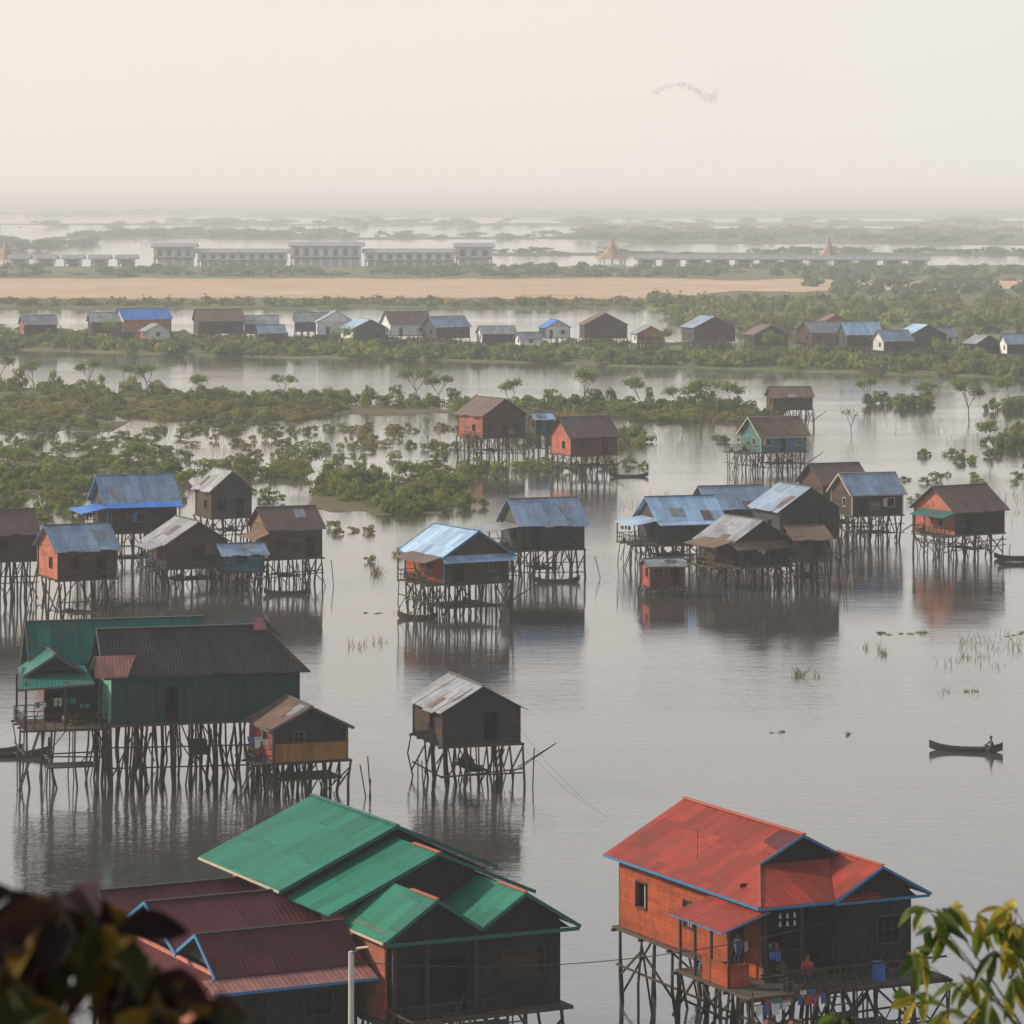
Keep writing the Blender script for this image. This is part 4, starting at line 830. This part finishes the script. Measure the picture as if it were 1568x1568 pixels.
def land(name, xs, yn, yf, z, mat, amp=6., step=3., fr=.05, x0=None):
    X = np.arange(xs[0], xs[-1] + step, step); P = Part(); pts = []
    for x in X:
        a = np.interp(x, xs, yn) + amp * noise.fractal(Vector((x * fr, yn[0] * .1, 0)), 1., 2., 4); b = np.interp(x, xs, yf) + amp * 1.5 * noise.fractal(Vector((x * fr, 9.7 + yf[0] * .1, 0)), 1., 2., 4)
        if b < a + 1: b = a + 1
        pts.append((a, b))
    for i in range(len(X) - 1):
        (a, b), (c, d) = pts[i], pts[i + 1]; x, u = X[i], X[i + 1]
        P.poly([(x, a, -.15), (u, c, -.15), (u, c + 2, z), (x, a + 2, z)]); P.poly([(x, a + 2, z), (u, c + 2, z), (u, max(d - 2, c + 2.1), z), (x, max(b - 2, a + 2.1), z)])
        P.poly([(x, max(b - 2, a + 2.1), z), (u, max(d - 2, c + 2.1), z), (u, max(d, c + 2.2), -.15), (x, max(b, a + 2.2), -.15)])
    return P.obj(name, mat)
land('village_bank', bnx, bny, bfy, .35, GRS, 6, 2.)
land('marsh_bank', [-150, -107, -36, 0, 46], [615, 615, 612, 608, 610], [715, 696, 650, 630, 618], .08, MUD, 18, 1.5, .06)
land('far_bank', [-600, 46, 61, 131, 300, 600], [1200, 1200, 1090, 940, 930, 930], [1930, 1930, 1930, 1930, 1980, 2000], .6, GRS, 6, 4.)
land('dry_field', [-600, 60, 90, 330], [1300, 1300, 1400, 1480], [1620, 1620, 1600, 1560], .9, TAN, 30, 4., .02)
for nm, xs, yn, yf in (('marsh_island', [-90, -45], [440, 445], [515, 500]), ('marsh_island', [-24, -8], [425, 415], [475, 460]), ('marsh_island', [-100, -62], [560, 565], [600, 600])):
    land(nm, xs, yn, yf, .06, MUD, 9, 1., .12)
land('distant_island', [-900, -350], [2450, 2500], [3000, 2900], .5, FORL, 60, 10, .01); land('distant_island', [-430, -170], [3350, 3400], [3850, 3800], .5, FORL, 60, 10, .01)
land('distant_island', [40, 100, 1300], [3300, 3000, 2500], [3600, 4400, 4600], .5, FORL, 80, 10, .01); land('distant_island', [-900, -50, 1500], [5200, 4900, 4700], [5300, 5400, 6300], .5, FORL, 90, 20, .006)
land('distant_island', [-260, 230], [3250, 3350], [3400, 3500], .5, FORL, 50, 8, .012); land('distant_island', [-60, 720], [2340, 2340], [2420, 2500], .5, FORL, 20, 8, .02)
land('far_plain', [-30000, -4000, -700, -500, 3000, 30000], [8500, 8500, 8300, 7200, 6600, 6600], [120000] * 6, 1., FORL, 300, 100, .002)

m, nt, out = newmat('lake_water'); g = nd(nt, 'ShaderNodeNewGeometry'); pos = g.outputs['Position']
mp = nd(nt, 'ShaderNodeMapping'); mp.inputs['Scale'].default_value = (.8, 1.5, 1); mp.inputs['Rotation'].default_value = (0, 0, .2); nt.links.new(pos, mp.inputs[0])
w1 = noi(nt, mp.outputs[0], 1.7, 3, .55); w2 = noi(nt, mp.outputs[0], .4, 2, .5)
mp2 = nd(nt, 'ShaderNodeMapping'); mp2.inputs['Scale'].default_value = (.4, 1., 1); nt.links.new(pos, mp2.inputs[0]); calm = noi(nt, mp2.outputs[0], .018, 4, .6)
cm = mrange(nt, calm, .35, .65, .3, 1.3, True)
hgt = mth(nt, 'MULTIPLY', mth(nt, 'ADD', w1, mth(nt, 'MULTIPLY', w2, 1.2)), cm)
p = princ(nt, out, (.055, .05, .045), .04, bump=hgt, bstr=.24, bdist=.07, spec=.5); p.inputs['IOR'].default_value = 2.3
P = Part(); S = 120000
P.poly([(-S, -3000, 0), (S, -3000, 0), (S, S, 0), (-S, S, 0)]); P.obj('water', m)

# ------------------------------------------------------------------ distant halls and pavilions
def hall(x, y, L, D, hh, name='market_hall'):
    h = House(name, x, y, 0)
    h('roof', RF['grey']).slab([(-2, -2, hh), (L + 2, -2, hh), (L + 2, D / 2, hh + 2), (-2, D / 2, hh + 2)], .5); h('roof', RF['grey']).slab([(-2, D / 2, hh + 2), (L + 2, D / 2, hh + 2), (L + 2, D + 2, hh), (-2, D + 2, hh)], .5)
    h('upper_floor', W['white']).box(0, L, 1, D, hh * .45, hh * .95); h('columns', W['white'])
    n = int(L / 5); C = h('columns', W['white'])
    for i in range(n + 1):
        C.box(i * L / n - .6, i * L / n + .6, -.3, .6, 0, hh)
        if i < n: h('windows', PANE).box(i * L / n + 1.5, (i + 1) * L / n - 1.5, .9, 1.05, hh * .55, hh * .85)
    h('ground_floor', W['white']).box(1, L - 1, 4, D, 0, hh * .45); h('balcony', W['brown']).box(-.5, L + .5, -1.2, .9, hh * .42, hh * .48); h.done()
hall(-188, 1925, 20, 14, 11); hall(-165, 1925, 46, 14, 8); hall(-116, 1925, 36, 16, 11.5); hall(-77, 1925, 46, 14, 8); hall(-29, 1925, 18, 14, 11)
for i in range(12): hall(66 + i * 12.5, 1905 - i * 3, 8.5, 8, 5., name='shop_house')
for i in range(5): hall(-262 + i * 14, 1915, 8, 8, 5., name='shop_house')
def pavilion(x, y, s=1.):
    h = House('pagoda_pavilion', x, y, 0); P = h('roof', roof_mat('golden_tile_roof', (.32, .2, .11), .1))
    prof = [(10, 4.5), (7, 6.), (4.6, 7.5), (3, 9.5), (3.3, 9.6), (1.7, 11.5), (.9, 13.5), (.1, 16.5)]; prev = None
    for rr, z in prof:
        cur = [(rr * s * math.cos(a), rr * s * math.sin(a), z * s) for a in [math.pi / 4 + i * math.pi / 4 for i in range(8)]]
        if prev:
            for i in range(8): P.poly([prev[i], prev[(i + 1) % 8], cur[(i + 1) % 8], cur[i]])
        prev = cur
    for i in range(8):
        a = math.pi / 4 * i + math.pi / 4; h('columns', W['white']).beam((6.5 * s * math.cos(a), 6.5 * s * math.sin(a), 0), (6.5 * s * math.cos(a), 6.5 * s * math.sin(a), 5.4 * s), .7, .7, 6)
    h('plinth', W['white']).beam((0, 0, .2), (0, 0, 1.4), 15 * s, 15 * s, 8); h.done()
pavilion(53, 1935); pavilion(166, 1915); pavilion(-268, 1935, .9)

P = Part(); r = random.Random(3)
def bird(P, c, s, r):
    d = Vector((r.uniform(-1, 1), r.uniform(-.5, .5), 0)).normalized(); n = Vector((-d.y, d.x, 0)); u = Vector((0, 0, 1)); fl = r.uniform(-.3, .5)
    P.beam(c - d * s * .35, c + d * s * .4, s * .14, s * .14, 6, .4)
    for k in (-1, 1): P.poly([c + d * s * .15, c + n * k * s * .5 + u * fl * s + d * s * .05, c + n * k * s * .95 + u * fl * s * .8 - d * s * .15, c - d * s * .12])
kx = [57.9, 63.2, 69.9, 75.3, 79.3, 82.5, 84.2]; kz = [79.4, 82.1, 83.2, 80.8, 77.5, 77., 80.2]
for i in range(620):
    t = r.random() * 6; x = np.interp(t, range(7), kx); zz = np.interp(t, range(7), kz); s_ = .5 + .18 * t
    bird(P, Vector((x + r.gauss(0, .8), 1500 + r.uniform(-8, 8), zz + r.gauss(0, s_))), .4, r)
P.obj('bird_flock', plain_mat('bird_feathers', (.2, .2, .2)))
P = Part(); bird(P, Vector((-40.4, 300, 33.7)), .4, r); P.obj('bird', plain_mat('dark_feathers', (.03, .03, .03)))

# ------------------------------------------------------------------ haze layer (real scattering air)
P = Part(); P.box(-60000, 60000, -1500, 110000, -3, 46); m, nt, out = newmat('humid_haze')
vs = nd(nt, 'ShaderNodeVolumeScatter'); vs.inputs['Color'].default_value = (.95, .99, 1, 1); vs.inputs['Density'].default_value = 1 / 4000.; vs.inputs['Anisotropy'].default_value = 0.
nt.links.new(vs.outputs[0], out.inputs['Volume']); P.obj('haze', m)
try: m.cycles.homogeneous_volume = True
except Exception: pass

# ------------------------------------------------------------------ light, sky, camera
to_sun = Vector((-.95 * math.cos(math.radians(28)), .3 * math.cos(math.radians(28)), math.sin(math.radians(28)))).normalized()
sl = bpy.data.lights.new('sun', 'SUN'); sl.energy = 5.; sl.angle = math.radians(.6); sl.color = (1., .87, .7)
so = bpy.data.objects.new('sun', sl); COL.objects.link(so); so.rotation_euler = to_sun.to_track_quat('Z', 'Y').to_euler(); so.location = (-50, 50, 120)
w = bpy.data.worlds.new('World'); sc.world = w; w.use_nodes = True; nt = w.node_tree; bg = nt.nodes['Background']
sk = nd(nt, 'ShaderNodeTexSky', sky_type='NISHITA'); sk.sun_disc = False; sk.sun_elevation = math.asin(to_sun.z); sk.sun_rotation = math.atan2(to_sun.x, to_sun.y) % (2 * math.pi)
sk.dust_density = 3; sk.air_density = 1.; sk.ozone_density = 1.; sk.altitude = 0
tc = nd(nt, 'ShaderNodeTexCoord'); sp = nd(nt, 'ShaderNodeSeparateXYZ'); nt.links.new(tc.outputs['Generated'], sp.inputs[0])
az = mth(nt, 'ABSOLUTE', sp.outputs[2])
fac = mrange(nt, az, .2, .8, .93, .15, True)
veil = mixc(nt, mrange(nt, sp.outputs[0], -.25, .2), (6.5, 5.9, 5.15), (5.95, 5.75, 5.45))
veil = mixc(nt, mrange(nt, az, .09, .28, 0., 1., True), veil, (5.7, 5.9, 6.15))
nt.links.new(mixc(nt, fac, sk.outputs[0], veil), bg.inputs[0]); bg.inputs[1].default_value = .15
cam = bpy.data.cameras.new('camera'); co = bpy.data.objects.new('camera', cam); COL.objects.link(co); co.location = (0, 0, 36); co.rotation_euler = (math.pi / 2, 0, 0)
cam.sensor_width = 36; cam.lens = 36 * 5600 / 1568; cam.shift_y = -479 / 1568; cam.clip_start = .1; cam.clip_end = 200000
cam.dof.use_dof = True; cam.dof.focus_distance = 230; cam.dof.aperture_fstop = 10
sc.camera = co
sc.view_settings.view_transform = 'Standard'; sc.view_settings.look = 'None'; sc.view_settings.exposure = 0
